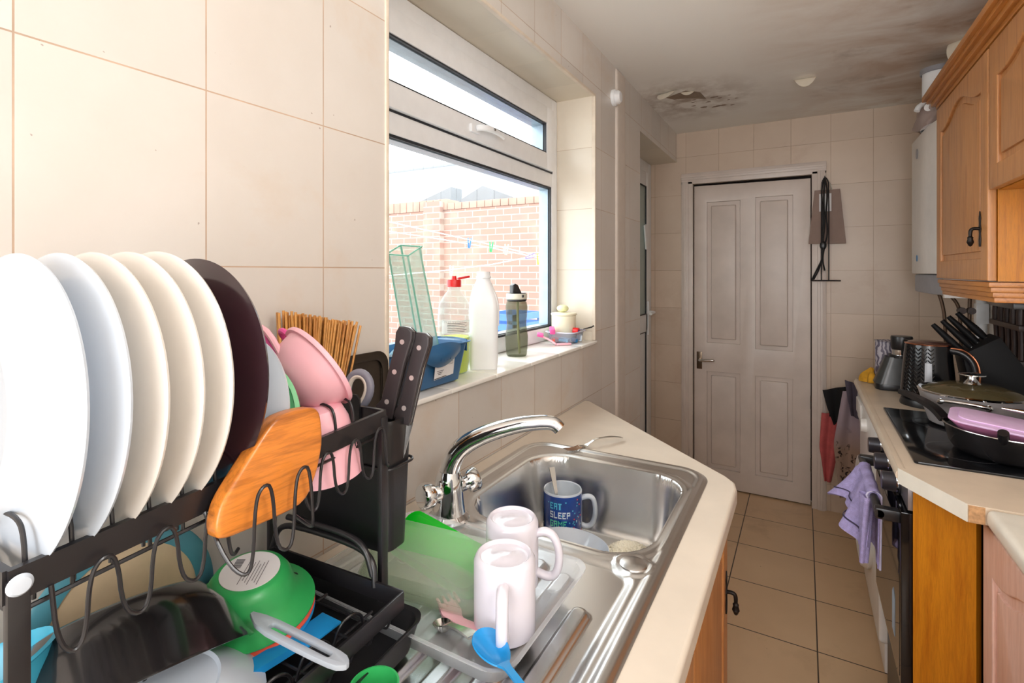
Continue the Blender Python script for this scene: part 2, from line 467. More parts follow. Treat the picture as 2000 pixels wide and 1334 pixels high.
class MB:
    def __init__(self):
        self.bm = bmesh.new()

    def _add(self, fn, mx=None):
        t = bmesh.new()
        fn(t)
        if mx is not None:
            bmesh.ops.transform(t, matrix=mx, verts=t.verts)
        me = bpy.data.meshes.new('tmp')
        t.to_mesh(me)
        t.free()
        self.bm.from_mesh(me)
        bpy.data.meshes.remove(me)
        return self

    def box(self, c, s, rot=(0, 0, 0), bev=0.0, seg=2, taper=None):
        def fn(t):
            bmesh.ops.create_cube(t, size=1.0)
            for v in t.verts:
                v.co = Vector((v.co.x * s[0], v.co.y * s[1], v.co.z * s[2]))
                if taper and v.co.z > 0:
                    v.co.x *= taper[0]
                    v.co.y *= taper[1]
            if bev:
                bmesh.ops.bevel(t, geom=list(t.edges), offset=bev, segments=seg, profile=0.6, affect='EDGES')
        return self._add(fn, Matrix.Translation(c) @ Euler(rot).to_matrix().to_4x4())

    def span(self, a, b, bev=0.0, seg=2):
        c = [(a[i] + b[i]) / 2 for i in range(3)]
        s = [abs(a[i] - b[i]) for i in range(3)]
        return self.box(c, s, bev=bev, seg=seg)

    def lathe(self, prof, mx=None, seg=40, sx=1.0, sy=1.0):
        """prof: list of (r, z); revolved round Z"""
        def fn(t):
            rings = []
            for r, z in prof:
                if r < 1e-6:
                    rings.append([t.verts.new((0, 0, z))])
                else:
                    rings.append([t.verts.new((r * math.cos(2 * PI * i / seg) * sx, r * math.sin(2 * PI * i / seg) * sy, z)) for i in range(seg)])
            for a, b in zip(rings, rings[1:]):
                if len(a) == 1 and len(b) == 1:
                    continue
                for i in range(seg):
                    j = (i + 1) % seg
                    if len(a) == 1:
                        t.faces.new((a[0], b[j], b[i]))
                    elif len(b) == 1:
                        t.faces.new((a[i], a[j], b[0]))
                    else:
                        t.faces.new((a[i], a[j], b[j], b[i]))
            bmesh.ops.recalc_face_normals(t, faces=t.faces)
        return self._add(fn, mx)

    def cyl(self, p0, p1, r0, r1=None, seg=24, cap=True):
        r1 = r0 if r1 is None else r1
        L = (Vector(p1) - Vector(p0)).length
        prof = ([(0, 0)] if cap else []) + [(r0, 0), (r1, L)] + ([(0, L)] if cap else [])
        return self.lathe(prof, Matrix.Translation(p0) @ frame(p0, p1), seg)

    def ball(self, c, r, sc=(1, 1, 1), rot=(0, 0, 0), u=20, v=12):
        def fn(t):
            bmesh.ops.create_uvsphere(t, u_segments=u, v_segments=v, radius=r)
        mx = Matrix.Translation(c) @ Euler(rot).to_matrix().to_4x4() @ Matrix.Diagonal((sc[0], sc[1], sc[2], 1))
        return self._add(fn, mx)

    def tube(self, pts, r, seg=10, closed=False, smooth=0, flat=None):
        """sweep a circle (or a flat bar: flat=(w,h)) along pts; r may be a list"""
        P = [Vector(p) for p in pts]
        rr = list(r) if hasattr(r, '__len__') else [r] * len(P)
        for _ in range(smooth):
            Q, R = [], []
            n = len(P)
            rng = range(n) if closed else range(n - 1)
            if not closed:
                Q.append(P[0]); R.append(rr[0])
            for i in rng:
                a, b = P[i], P[(i + 1) % n]
                ra, rb = rr[i], rr[(i + 1) % n]
                Q += [a * 0.75 + b * 0.25, a * 0.25 + b * 0.75]
                R += [ra * 0.75 + rb * 0.25, ra * 0.25 + rb * 0.75]
            if not closed:
                Q.append(P[-1]); R.append(rr[-1])
            P, rr = Q, R

        def fn(t):
            n = len(P)
            up = None
            rings = []
            for i in range(n):
                if closed:
                    d = P[(i + 1) % n] - P[i - 1]
                else:
                    d = P[min(i + 1, n - 1)] - P[max(i - 1, 0)]
                d.normalize()
                if up is None:
                    up = Vector((0, 0, 1)) if abs(d.z) < 0.9 else Vector((1, 0, 0))
                side = d.cross(up)
                if side.length < 1e-6:
                    side = d.orthogonal()
                side.normalize()
                up = side.cross(d).normalized()
                if flat:
                    w, h = flat
                    k = rr[i]
                    ring = [side * (w * k * sx) + up * (h * k * sz) for sx, sz in ((-1, -1), (1, -1), (1, 1), (-1, 1))]
                else:
                    ring = [(side * math.cos(2 * PI * j / seg) + up * math.sin(2 * PI * j / seg)) * rr[i] for j in range(seg)]
                rings.append([t.verts.new(P[i] + q) for q in ring])
            m = len(rings[0])
            for i in range(n if closed else n - 1):
                a, b = rings[i], rings[(i + 1) % n]
                for j in range(m):
                    t.faces.new((a[j], a[(j + 1) % m], b[(j + 1) % m], b[j]))
            if not closed:
                t.faces.new(rings[0])
                t.faces.new(rings[-1])
            bmesh.ops.recalc_face_normals(t, faces=t.faces)
        return self._add(fn)

    def prism(self, outer, h, mx=None, holes=(), bev=0.0, seg=2):
        """polygon in XY extruded from z=0 to z=h"""
        def fn(t):
            edges = []
            for loop in [outer] + list(holes):
                vs = [t.verts.new((p[0], p[1], 0)) for p in loop]
                edges += [t.edges.new((vs[i], vs[(i + 1) % len(vs)])) for i in range(len(vs))]
            if holes:
                bmesh.ops.triangle_fill(t, use_beauty=True, use_dissolve=False, edges=edges)
                bmesh.ops.dissolve_limit(t, angle_limit=0.01, verts=t.verts, edges=t.edges)
            else:
                t.faces.new(t.verts)
            r = bmesh.ops.extrude_face_region(t, geom=list(t.faces))
            vs = [g for g in r['geom'] if isinstance(g, bmesh.types.BMVert)]
            bmesh.ops.translate(t, verts=vs, vec=(0, 0, h))
            bmesh.ops.recalc_face_normals(t, faces=t.faces)
            if bev:
                es = [e for e in t.edges if len(e.link_faces) == 2 and e.calc_face_angle(0) > 0.9 and abs(e.verts[0].co.z - e.verts[1].co.z) < 1e-6]
                bmesh.ops.bevel(t, geom=es, offset=bev, segments=seg, profile=0.6, affect='EDGES')
        return self._add(fn, mx)

    def shell(self, prof_fn, nu, nv, closed_u=True, thick=None):
        """grid surface from prof_fn(u, v) -> xyz with u round and v along"""
        def fn(t):
            g = [[t.verts.new(prof_fn(i / (nu if closed_u else nu - 1), j / (nv - 1))) for i in range(nu)] for j in range(nv)]
            for j in range(nv - 1):
                for i in range(nu if closed_u else nu - 1):
                    i2 = (i + 1) % nu
                    t.faces.new((g[j][i], g[j][i2], g[j + 1][i2], g[j + 1][i]))
            bmesh.ops.recalc_face_normals(t, faces=t.faces)
            if thick:
                bmesh.ops.solidify(t, geom=list(t.faces), thickness=thick)
        return self._add(fn)

    def xf(self, mx):
        bmesh.ops.transform(self.bm, matrix=mx, verts=self.bm.verts)
        return self

    def build(self, name, m, parent=None, world=True, label=None, smooth=True, ang=38):
        me = bpy.data.meshes.new(name)
        if world and parent is not None:
            chain = Matrix.Identity(4)
            p = parent
            while p is not None:
                chain = p.matrix_basis @ chain
                p = p.parent
            bmesh.ops.transform(self.bm, matrix=chain.inverted(), verts=self.bm.verts)
        if smooth:
            lim = math.radians(ang)
            for f in self.bm.faces:
                f.smooth = True
            for e in self.bm.edges:
                if len(e.link_faces) == 2 and e.calc_face_angle(0) > lim:
                    e.smooth = False
        self.bm.to_mesh(me)
        self.bm.free()
        ms = m if isinstance(m, (list, tuple)) else [m]
        for x in ms:
            me.materials.append(x)
        o = bpy.data.objects.new(name, me)
        COL.objects.link(o)
        if parent is not None:
            o.parent = parent
        if label:
            o['label'] = label
        return o


def tag(o, label, cat, group=None):
    o['label'] = label
    o['category'] = cat
    if group:
        o['group'] = group
    return o


def thing(name, label, cat, loc=(0, 0, 0), rot=(0, 0, 0), group=None):
    o = bpy.data.objects.new(name, None)
    o.empty_display_size = 0.05
    o.location = loc
    o.rotation_euler = rot
    COL.objects.link(o)
    return tag(o, label, cat, group)


def struct(o):
    o['kind'] = 'structure'
    return o


def rrect(x0, x1, y0, y1, r, n=6):
    out = []
    for cx, cy, a0 in ((x1 - r, y1 - r, 0), (x0 + r, y1 - r, 90), (x0 + r, y0 + r, 180), (x1 - r, y0 + r, 270)):
        for i in range(n + 1):
            a = math.radians(a0 + 90 * i / n)
            out.append((cx + r * math.cos(a), cy + r * math.sin(a)))
    return out


def plane_mx(o, ex, ey):
    """matrix taking local x,y to ex,ey at origin o"""
    ex = Vector(ex).normalized()
    ey = Vector(ey).normalized()
    ez = ex.cross(ey)
    m = Matrix.Identity(4)
    for i in range(3):
        m[i][0], m[i][1], m[i][2], m[i][3] = ex[i], ey[i], ez[i], o[i]
    return m


def text(name, body, size, mx, m, parent, depth=0.0002, align='LEFT', shear=0.0):
    c = bpy.data.curves.new(name, 'FONT')
    c.body = body
    c.size = size
    c.extrude = depth
    c.align_x = align
    c.shear = shear
    c.materials.append(m)
    o = bpy.data.objects.new(name, c)
    COL.objects.link(o)
    me = bpy.data.meshes.new_from_object(o.evaluated_get(bpy.context.evaluated_depsgraph_get()))
    bpy.data.objects.remove(o)
    o = bpy.data.objects.new(name, me)
    COL.objects.link(o)
    o.parent = parent
    pm = Matrix.Identity(4)
    p = parent
    while p is not None:
        pm = p.matrix_basis @ pm
        p = p.parent
    o.matrix_basis = pm.inverted() @ mx
    return o


def copy_tree(o, parent=None):
    c = o.copy()
    COL.objects.link(c)
    if parent is not None:
        c.parent = parent
    for ch in list(o.children):
        copy_tree(ch, c)
    return c
# ------------------------------------------------------------------ the room
WX, YE, RX, YR, ZC = -0.7356, 3.5, 0.78, -1.6, 2.312     # left wall, end wall, right wall, rear wall, ceiling
XO = -0.975                                             # outer face of the left wall
WY0, WY1, WZ0, WZ1 = 0.776, 1.962, 1.116, 2.108         # window opening
DY0, DZ1, DX = 2.62, 2.122, -0.905                      # recess of the back door


def faces_by_axis(o, ax_x, ax_y, ax_z):
    for p in o.data.polygons:
        n = p.normal
        p.material_index = ax_x if abs(n.x) > 0.7 else (ax_y if abs(n.y) > 0.7 else ax_z)


w = MB()
w.span((XO, YR, 0), (WX, WY0, ZC))
w.span((XO, WY1, 0), (WX, DY0, ZC))
w.span((XO, WY0, 0), (WX, WY1, WZ0 - 0.012))
w.span((XO, WY0, WZ1), (WX, WY1, ZC))
w.span((XO, DY0, DZ1), (WX, YE, ZC))
o = struct(w.build('wall_left', [M['tile_yz'], M['tile_reveal'], M['tile_head']], smooth=False))
faces_by_axis(o, 0, 1, 2)

# boxed-in pipe with rounded front beside the back door
w = MB()
w.box((WX - 0.015, 2.285, ZC / 2), (0.05, 0.13, ZC), bev=0.02, seg=5)
o = struct(w.build('trim_1', mat('cream painted boxing', (218, 207, 196), 0.5, vary=0.03)))

w = MB().span((-1.05, YE, 0), (-0.665, YE + 0.1, ZC)).span((0.075, YE, 0), (RX + 0.1, YE + 0.1, ZC)).span((-0.665, YE, 2.0), (0.075, YE + 0.1, ZC))
struct(w.build('wall_end', M['tile_end'], smooth=False))
struct(MB().span((RX, YR, 0), (RX + 0.1, YE, ZC)).build('wall_right', M['tile_yz'], smooth=False))
w = MB().span((-1.05, YR - 0.1, 0), (-0.66, YR, ZC)).span((0.66, YR - 0.1, 0), (RX + 0.1, YR, ZC))
w.span((-0.66, YR - 0.1, 2.05), (0.66, YR, ZC)).span((-0.66, YR - 0.1, 0), (0.66, YR, 0.7))
struct(w.build('wall_rear', M['plaster'], smooth=False))
struct(MB().span((-1.05, YR - 0.1, -0.1), (RX + 0.1, YE + 0.1, 0)).build('floor', M['floor'], smooth=False))
ceil = struct(MB().span((-1.05, YR - 0.1, ZC), (RX + 0.1, YE + 0.1, ZC + 0.1)).build('ceiling', M['ceiling'], smooth=False))


def flake(cx, cy, L, W, ang, droop, m='flake', z=ZC):
    """a half-moon of ceiling paint hanging by its straight edge"""
    b = MB()

    def fn(u, v):
        a = PI * u
        r = math.sin(PI / 2 * v)
        x, y = L * math.cos(a) * (0.25 + 0.75 * v), W * math.sin(a) * v
        zz = -droop * (y / W) ** 1.5 - 0.001
        c, s_ = math.cos(ang), math.sin(ang)
        return (cx + x * c - y * s_, cy + x * s_ + y * c, z + zz)
    b.shell(fn, 16, 6, closed_u=False)
    b.build('paint_flake', M[m], ceil, ang=80)


flake(0.005, 2.79, 0.045, 0.05, PI, 0.055)
flake(-0.60, 2.66, 0.055, 0.06, PI * 0.9, 0.05)
flake(-0.515, 2.70, 0.035, 0.04, PI * 1.05, 0.03)
flake(0.55, 2.62, 0.06, 0.05, PI * 0.75, 0.10)
b = MB().prism([(-0.63, 2.74), (-0.52, 2.68), (-0.46, 2.74), (-0.45, 2.86), (-0.54, 2.80), (-0.60, 2.79)], 0.0012, Matrix.Translation((0, 0, ZC - 0.0014)))
b.build('bare_patch', M['bare'], ceil, smooth=False)
random.seed(3)
b = MB()
for i in range(16):
    x, y = -0.60 + random.random() * 0.30, 2.84 + random.random() * 0.20
    a = random.random() * 6.28
    r = 0.006 + 0.014 * random.random() ** 2
    b.prism([(x + r * math.cos(a + t) * (1 + 0.4 * math.sin(3 * t)), y + 0.6 * r * math.sin(a + t)) for t in [k * 0.785 for k in range(8)]], 0.001, Matrix.Translation((0, 0, ZC - 0.0012)))
b.build('blistered_paint', M['bare'], ceil, smooth=False)

# window sill: a row of white glazed tiles with rounded nosing
b = MB()
y = WY0
while y < WY1 - 0.01:
    y2 = min(y + 0.2033, WY1)
    b.span((XO + 0.02, y + 0.0006, WZ0 - 0.012), (WX + 0.012, y2 - 0.0006, WZ0), bev=0.004, seg=3)
    y = y2
struct(b.build('trim_2', M['sill']))
# white nosing strip round the window opening
b = MB()
for a in (((WX - 0.012, WY0 - 0.008, WZ0), (WX + 0.003, WY0 + 0.003, WZ1)), ((WX - 0.012, WY1 - 0.003, WZ0), (WX + 0.003, WY1 + 0.008, WZ1)),
          ((WX - 0.012, WY0 - 0.008, WZ1 - 0.003), (WX + 0.003, WY1 + 0.008, WZ1 + 0.008))):
    b.span(a[0], a[1], bev=0.003, seg=3)
struct(b.build('trim_3', mat('pale tile nosing', (226, 212, 194), 0.3)))

# ---- window
FX = -0.902          # inner face of the frame
win = thing('window_1', 'white plastic window with top-hung vent above the sill', 'window')
win['kind'] = 'structure'
T0, T1 = 1.742, 1.815


def ring(b, y0, y1, z0, z1, wd, x0, x1, bev=0.004):
    b.span((x0, y0, z0), (x1, y0 + wd, z1), bev=bev)
    b.span((x0, y1 - wd, z0), (x1, y1, z1), bev=bev)
    b.span((x0, y0 + wd - 0.004, z0), (x1, y1 - wd + 0.004, z0 + wd), bev=bev)
    b.span((x0, y0 + wd - 0.004, z1 - wd), (x1, y1 - wd + 0.004, z1), bev=bev)


b = MB()
ring(b, WY0 + 0.002, WY1 - 0.002, WZ0 + 0.001, WZ1 - 0.001, 0.052, -0.962, FX)
b.span((-0.962, WY0 + 0.05, T0), (FX, WY1 - 0.05, T1 - 0.012), bev=0.004)
b.build('window_frame', M['upvc'], win)
b = MB()
ring(b, WY0 + 0.056, WY1 - 0.060, T1 - 0.012, WZ1 - 0.055, 0.066, -0.955, FX + 0.014, 0.006)
vent = b.build('vent_sash', M['upvc'], win)
gy0, gy1 = WY0 + 0.122, WY1 - 0.126
b = MB()
ring(b, gy0 - 0.004, gy1 + 0.004, T1 + 0.050, WZ1 - 0.117, 0.008, FX - 0.002, FX + 0.010, 0)
ring(b, WY0 + 0.050, WY1 - 0.052, T1 - 0.018, WZ1 - 0.050, 0.007, -0.95, FX + 0.002, 0)
b.build('vent_gasket', M['gasket'], win, smooth=False)
b = MB()
ring(b, WY0 + 0.050, WY1 - 0.052, WZ0 + 0.050, T0 + 0.003, 0.010, FX - 0.013, FX - 0.003, 0)
b.build('fixed_gasket', M['gasket'], win, smooth=False)
b = MB()
ring(b, WY0 + 0.050, WY1 - 0.052, WZ0 + 0.050, T0 + 0.003, 0.013, -0.955, FX - 0.0135, 0)
ring(b, gy0 - 0.004, gy1 + 0.004, T1 + 0.050, WZ1 - 0.117, 0.011, -0.955, FX - 0.0025, 0)
b.build('spacer_bar', mat('grey spacer bar', (150, 168, 182), 0.3, 0.3), win, smooth=False)
MB().span((-0.937, WY0 + 0.05, WZ0 + 0.05), (-0.931, WY1 - 0.05, T0)).build('pane', M['glass'], win, smooth=False)
MB().span((-0.934, gy0, T1 + 0.05), (-0.928, gy1, WZ1 - 0.115)).build('pane', M['glass'], win, smooth=False)
hb = MB()
hb.box((FX + 0.018, 1.315, 1.836), (0.012, 0.05, 0.026), bev=0.004)
hb.tube([(FX + 0.024, 1.315, 1.838), (FX + 0.045, 1.325, 1.840), (FX + 0.048, 1.37, 1.842), (FX + 0.044, 1.42, 1.842), (FX + 0.038, 1.455, 1.838)], [0.009, 0.010, 0.010, 0.008, 0.006], smooth=2)
hnd = hb.build('window_handle', M['upvc'], vent)
MB().cyl((FX + 0.057, 1.368, 1.842), (FX + 0.0595, 1.368, 1.842), 0.005).build('lock_button', M['cutlery'], hnd)

# ---- old panelled door in the end wall
d1 = thing('door_1', 'white painted four-panel door in the end wall', 'door')
d1['kind'] = 'structure'
DLX0, DLX1, DLZ = -0.627, 0.035, 1.956
panels = [(-0.548, -0.350, 0.935, 1.846), (-0.262, -0.059, 0.912, 1.858), (-0.548, -0.350, 0.125, 0.748), (-0.262, -0.059, 0.125, 0.745)]
mx = plane_mx((0, YE + 0.045, 0), (1, 0, 0), (0, 0, 1))      # extrudes towards -y
b = MB()
b.prism([(DLX0, 0.008), (DLX1, 0.008), (DLX1, DLZ - 0.006), (DLX0, DLZ)], 0.032, mx, [[(p[0], p[2]), (p[1], p[2]), (p[1], p[3]), (p[0], p[3])] for p in panels], bev=0.004)
b.prism([(DLX0, 0.008), (DLX1, 0.008), (DLX1, DLZ - 0.006), (DLX0, DLZ)], 0.014, mx)
for p in panels:
    b.box(((p[0] + p[1]) / 2, YE + 0.026, (p[2] + p[3]) / 2), (p[1] - p[0] - 0.05, 0.022, p[3] - p[2] - 0.05), bev=0.008, seg=3)
    for s_ in (0, 1):
        pass
leaf = b.build('door_leaf', M['gloss_white'], d1)
b = MB()
b.box((-0.594, YE + 0.011, 0.815), (0.034, 0.006, 0.112), bev=0.002)
h = b.build('handle_plate', M['brass_dull'], leaf)
MB().tube([(-0.590, YE + 0.008, 0.822), (-0.590, YE - 0.035, 0.822), (-0.580, YE - 0.042, 0.822), (-0.505, YE - 0.040, 0.828), (-0.496, YE - 0.038, 0.826)], [0.007, 0.007, 0.008, 0.0085, 0.006], smooth=2).build('lever', M['cutlery'], h)
b = MB()
for zz in (0.62, 1.75, 0.25):
    b.cyl((DLX1 + 0.004, YE + 0.006, zz - 0.04), (DLX1 + 0.004, YE + 0.006, zz + 0.04), 0.005, seg=10)
b.build('hinge', M['dark_brown'], d1)
b = MB().span((-0.72, YE + 0.101, 0), (0.15, YE + 0.115, 2.05))  # added sheet behind the door, blocks sky light leaking round the leaf
b.build('leak_cover', M['dark_brown'], d1, smooth=False)


def architrave(b, x0, x1, z0, z1, vert):
    """stepped moulding: three nested strips"""
    if vert:
        wd = x1 - x0
        for f0, f1, t in ((0, 1, 0.014), (0.10, 0.62, 0.022), (0.22, 0.42, 0.027)):
            b.span((x0 + wd * f0, YE - t, z0), (x0 + wd * f1, YE + 0.03, z1), bev=0.003)
    else:
        ht = z1 - z0
        for f0, f1, t in ((0, 1, 0.014), (0.38, 0.90, 0.022), (0.58, 0.78, 0.027)):
            b.span((x0, YE - t, z0 + ht * f0), (x1, YE + 0.03, z0 + ht * f1), bev=0.003)


b = MB()
architrave(b, -0.704, -0.632, 0, 1.985, True)
architrave(b, -0.704, 0.114, 1.968, 2.040, False)
b2 = MB()
architrave(b2, 0.0, 0.074, 0, 1.985, True)
b2.xf(Matrix.Translation((0.114, 0, 0)) @ Matrix.Diagonal((-1, 1, 1, 1)))
bmesh.ops.reverse_faces(b2.bm, faces=b2.bm.faces)
me = bpy.data.meshes.new('tmp')
b2.bm.to_mesh(me)
b.bm.from_mesh(me)
struct(b.build('trim_4', M['gloss_white']))

# ---- white plastic back door inside the recess of the left wall
d2 = thing('door_2', 'white plastic back door with glazed panes in a recess of the left wall', 'door')
d2['kind'] = 'structure'
b = MB()
ring(b, DY0 - 0.03, YE - 0.001, 0.0, DZ1 - 0.001, 0.07, -0.968, DX, 0.005)
b.build('door_frame', M['upvc'], d2)
b = MB()
ring(b, DY0 + 0.045, YE - 0.075, 0.02, DZ1 - 0.075, 0.10, -0.955, DX + 0.012, 0.006)
b.span((-0.955, DY0 + 0.1, 1.00), (DX + 0.012, YE - 0.12, 1.12), bev=0.005)
lf = b.build('door_leaf', M['upvc'], d2)
b = MB()
ring(b, DY0 + 0.140, YE - 0.170, 1.115, DZ1 - 0.17, 0.006, -0.94, DX + 0.013, 0)
ring(b, DY0 + 0.140, YE - 0.170, 0.115, 1.005, 0.006, -0.94, DX + 0.013, 0)
b.build('gasket', M['gasket'], d2, smooth=False)
MB().span((-0.906, DY0 + 0.13, 1.11), (-0.9, YE - 0.16, DZ1 - 0.165)).build('pane', clear('frosted glass', (190, 196, 190), 0.6, 0.4), d2, smooth=False)
MB().span((-0.906, DY0 + 0.13, 0.11), (-0.9, YE - 0.16, 1.01)).build('lower_panel', M['upvc'], d2, smooth=False)
b = MB().span((DX + 0.012, YE - 0.150, 0.98), (DX + 0.022, YE - 0.118, 1.20), bev=0.004)
b.tube([(DX + 0.02, YE - 0.134, 1.13), (DX + 0.055, YE - 0.134, 1.13), (DX + 0.060, YE - 0.16, 1.13), (DX + 0.058, YE - 0.24, 1.125)], 0.009, smooth=2)
b.build('door_handle', M['upvc'], lf)
MB().box((DX + 0.018, YE - 0.20, 1.62), (0.012, 0.05, 0.16), rot=(0.25, 0, 0), bev=0.006).build('letter_flap', M['upvc'], lf)

# ---- outside
struct(MB().span((-14, -4, -0.25), (XO - 0.3, 14, -0.15)).build('ground_yard', M['concrete'], smooth=False))
yw = MB().span((-9, 5.3, -0.15), (-1.05, 5.53, 2.19)).build('yard_wall', M['brick'], smooth=False)
tag(yw, 'weathered red brick yard wall seen through the window', 'wall')
b = MB()
b.span((-4.32, 5.22, -0.15), (-4.05, 5.3, 2.30))
b.build('pier', M['brick'], yw, smooth=False)
b = MB()
for i in range(70):
    x = -9 + i * 0.114
    if x > -1.1:
        break
    b.span((x + 0.004, 5.285, 2.192), (x + 0.110, 5.545, 2.192 + (0.085 if x > -4 else 0.14)), bev=0.006)
b.build('coping', mat('brick coping', (172, 138, 124), 0.9, vary=0.12, vscale=4), yw)
rf = thing('neighbour_roof', 'pale slate roof of the neighbouring outbuilding beyond the brick wall', 'roof')
ang = math.radians(30)
rb = MB().box((0, 0, 0), (9.0, 3.2, 0.08))
rb.xf(Matrix.Translation((-7.8, 8.1, 3.0)) @ Euler((ang, 0, 0)).to_matrix().to_4x4())
rb.build('slope', M['slate'], rf, world=False, smooth=False)
rb = MB().box((0, 0, 0), (3.2, 9.0, 0.08))
MB().cyl((-12, 9.52, 3.83), (-3.4, 9.52, 3.83), 0.10, seg=12).build('ridge_tiles', M['slate'], rf)
MB().span((-12.0, 6.9, -0.15), (-3.5, 9.4, 2.25)).build('outbuilding_wall', M['brick'], rf, smooth=False)
rg = thing('neighbour_gable', 'pale lower lean-to roof with stepped slates above the brick wall', 'roof')
MB().prism([(-6.4, 2.3), (-4.9, 2.75), (-4.9, 2.3)], 0.3, plane_mx((0, 6.9, 0), (1, 0, 0), (0, 0, 1))).build('gable', M['slate'], rg, smooth=False)
MB().prism([(-4.9, 2.3), (-4.1, 2.66), (-3.2, 2.3)], 0.3, plane_mx((0, 6.6, 0), (1, 0, 0), (0, 0, 1))).build('gable', M['slate'], rg, smooth=False)

LN = [((-3.60, 3.3, 1.93), (-2.42, 3.6, 1.655), (-1.86, 3.72, 1.52)), ((-3.62, 3.3, 1.82), (-2.45, 3.62, 1.63), (-1.84, 3.72, 1.50)), ((-3.60, 3.4, 1.33), (-2.4, 3.6, 1.43), (-1.83, 3.7, 1.535))]
cl = thing('clothes_line', 'white washing lines strung across the yard outside the window', 'washing line')
for pts in LN:
    a, m_, c = [Vector(p) for p in pts]
    P = [a + (a - m_) * 0.5, a, m_, c, c + (c - m_) * 1.2]
    MB().tube(P, 0.005, seg=6, smooth=1).build('line', M['rope'], cl)
MB().cyl((-4.20, 3.2, -0.15), (-4.20, 3.2, 2.15), 0.03).build('post', M['concrete'], cl)
pegs = [('light blue', (90, 150, 220), (-3.58, 3.31, 1.83), 'light blue peg at the left end of the washing line'),
        ('blue', (60, 120, 220), (-2.47, 3.59, 1.655), 'blue peg hanging mid-line before the brick wall'),
        ('green', (40, 190, 100), (-2.27, 3.62, 1.62), 'green peg hanging beside the blue one'),
        ('cream', (240, 232, 170), (-2.14, 3.65, 1.595), 'cream peg to the right of the green one'),
        ('pale lilac', (190, 200, 235), (-2.63, 3.55, 1.42), 'pale lilac peg on the lowest washing line'),
        ('violet', (130, 120, 220), (-1.92, 3.69, 1.525), 'violet peg clipped sideways near the window edge'),
        ('yellow', (236, 214, 70), (-1.865, 3.70, 1.515), 'yellow peg nearest the right window edge')]
for nm, c, p, lab in pegs:
    m_ = mat(nm + ' peg plastic', c, 0.5)
    t = thing('clothes_peg', lab, 'peg', p, (0.12, 0.1 if nm != 'violet' else 1.2, 0.4), 'pegs on the washing line')
    for s_ in (-1, 1):
        MB().box((s_ * 0.009, 0, -0.018), (0.010, 0.014, 0.088), rot=(0, s_ * 0.10, 0), bev=0.002).build('prong', m_, t, world=False)
    MB().cyl((-0.008, 0, -0.01), (0.008, 0, -0.01), 0.006, seg=10).build('spring', M['cutlery'], t, world=False)
cr = thing('crate', 'blue slatted plastic crate standing in the yard below the window', 'crate', (-2.28, 4.0, 0.0))
b = MB()
for i in range(6):
    z = 0.55 + i * 0.085
    for a in (((-0.18, -0.25, z), (0.18, -0.23, z + 0.055)), ((-0.18, 0.23, z), (0.18, 0.25, z + 0.055)), ((-0.18, -0.25, z), (-0.16, 0.25, z + 0.055)), ((0.16, -0.25, z), (0.18, 0.25, z + 0.055))):
        b.span(a[0], a[1])
b.build('slats', mat('pale blue crate plastic', (70, 120, 200), 0.5), cr, world=False, smooth=False)
b = MB()
for sx in (-1, 1):
    for sy in (-1, 1):
        b.span((sx * 0.16 - 0.02, sy * 0.23 - 0.02, -0.15), (sx * 0.16 + 0.02, sy * 0.23 + 0.02, 1.03))
b.build('corner_posts', M['basket_blue'], cr, world=False, smooth=False)

# heat detector high on the left wall
t = thing('heat_detector', 'small round white detector high on the left wall past the window', 'detector', (WX, 2.19, 2.165))
rm = Euler((0, PI / 2, 0)).to_matrix().to_4x4()
MB().lathe([(0, 0), (0.036, 0), (0.036, 0.012), (0.030, 0.016)], rm).build('base', M['upvc'], t, world=False)
MB().lathe([(0.030, 0.014), (0.030, 0.026), (0.022, 0.036), (0, 0.038)], rm).build('cover', M['upvc'], t, world=False)
# ------------------------------------------------------------------ left run: worktop, base cabinets, sink
SX0, SX1, SY0, SY1 = -0.692, -0.196, 0.335, 1.335
BX0, BX1, BY0, BY1 = -0.618, -0.238, 0.862, 1.252
wt = MB()
outer = [(WX + 0.001, -1.55), (-0.132, -1.55), (-0.132, 1.262), (-0.140, 1.300), (-0.162, 1.330), (-0.712, 1.845), (WX + 0.001, 1.845)]
wt.prism(outer, 0.038, Matrix.Translation((0, 0, 0.862)), [rrect(SX0 + 0.012, SX1 - 0.012, SY0 + 0.012, SY1 - 0.012, 0.06)])
wo = wt.build('worktop', M['worktop'])
tag(wo, 'cream laminate worktop with an angled end, holding the sink', 'worktop')
bv = wo.modifiers.new('round', 'BEVEL')
bv.width = 0.012
bv.segments = 4
bv.limit_method = 'ANGLE'
bv.angle_limit = math.radians(50)


def arch_loop(y0, y1, z0, z1, rise, n=14):
    """panel outline with a cathedral arch on top, in (y,z)"""
    pts = [(y0, z0), (y1, z0), (y1, z1 - rise)]
    for i in range(1, n):
        t = i / n
        y = y1 + (y0 - y1) * t
        e = abs(2 * t - 1)
        pts.append((y, z1 - rise + rise * (math.cos(PI * min(1, e * 1.15)) * 0.5 + 0.5)))
    pts.append((y0, z1 - rise))
    return pts


def cab_door(parent, mx, wd, ht, m, arch=True, rise=0.05, bottom_arch=False):
    """panelled door, local x across, y up, thickness along +z; returns the door object"""
    st = 0.062
    b = MB()
    hole = arch_loop(st, wd - st, st, ht - st * 0.75, rise if arch else 0.0001)
    b.prism([(0, 0), (wd, 0), (wd, ht), (0, ht)], 0.020, mx, [hole], bev=0.004, seg=3)
    b.prism([(0.004, 0.004), (wd - 0.004, 0.004), (wd - 0.004, ht - 0.004), (0.004, ht - 0.004)], 0.011, mx)
    inner = arch_loop(st + 0.020, wd - st - 0.020, st + 0.020, ht - st * 0.75 - 0.022, rise * 0.9 if arch else 0.0001)
    b.prism(inner, 0.018, mx, bev=0.006, seg=2)
    return b.build('door', m, parent)


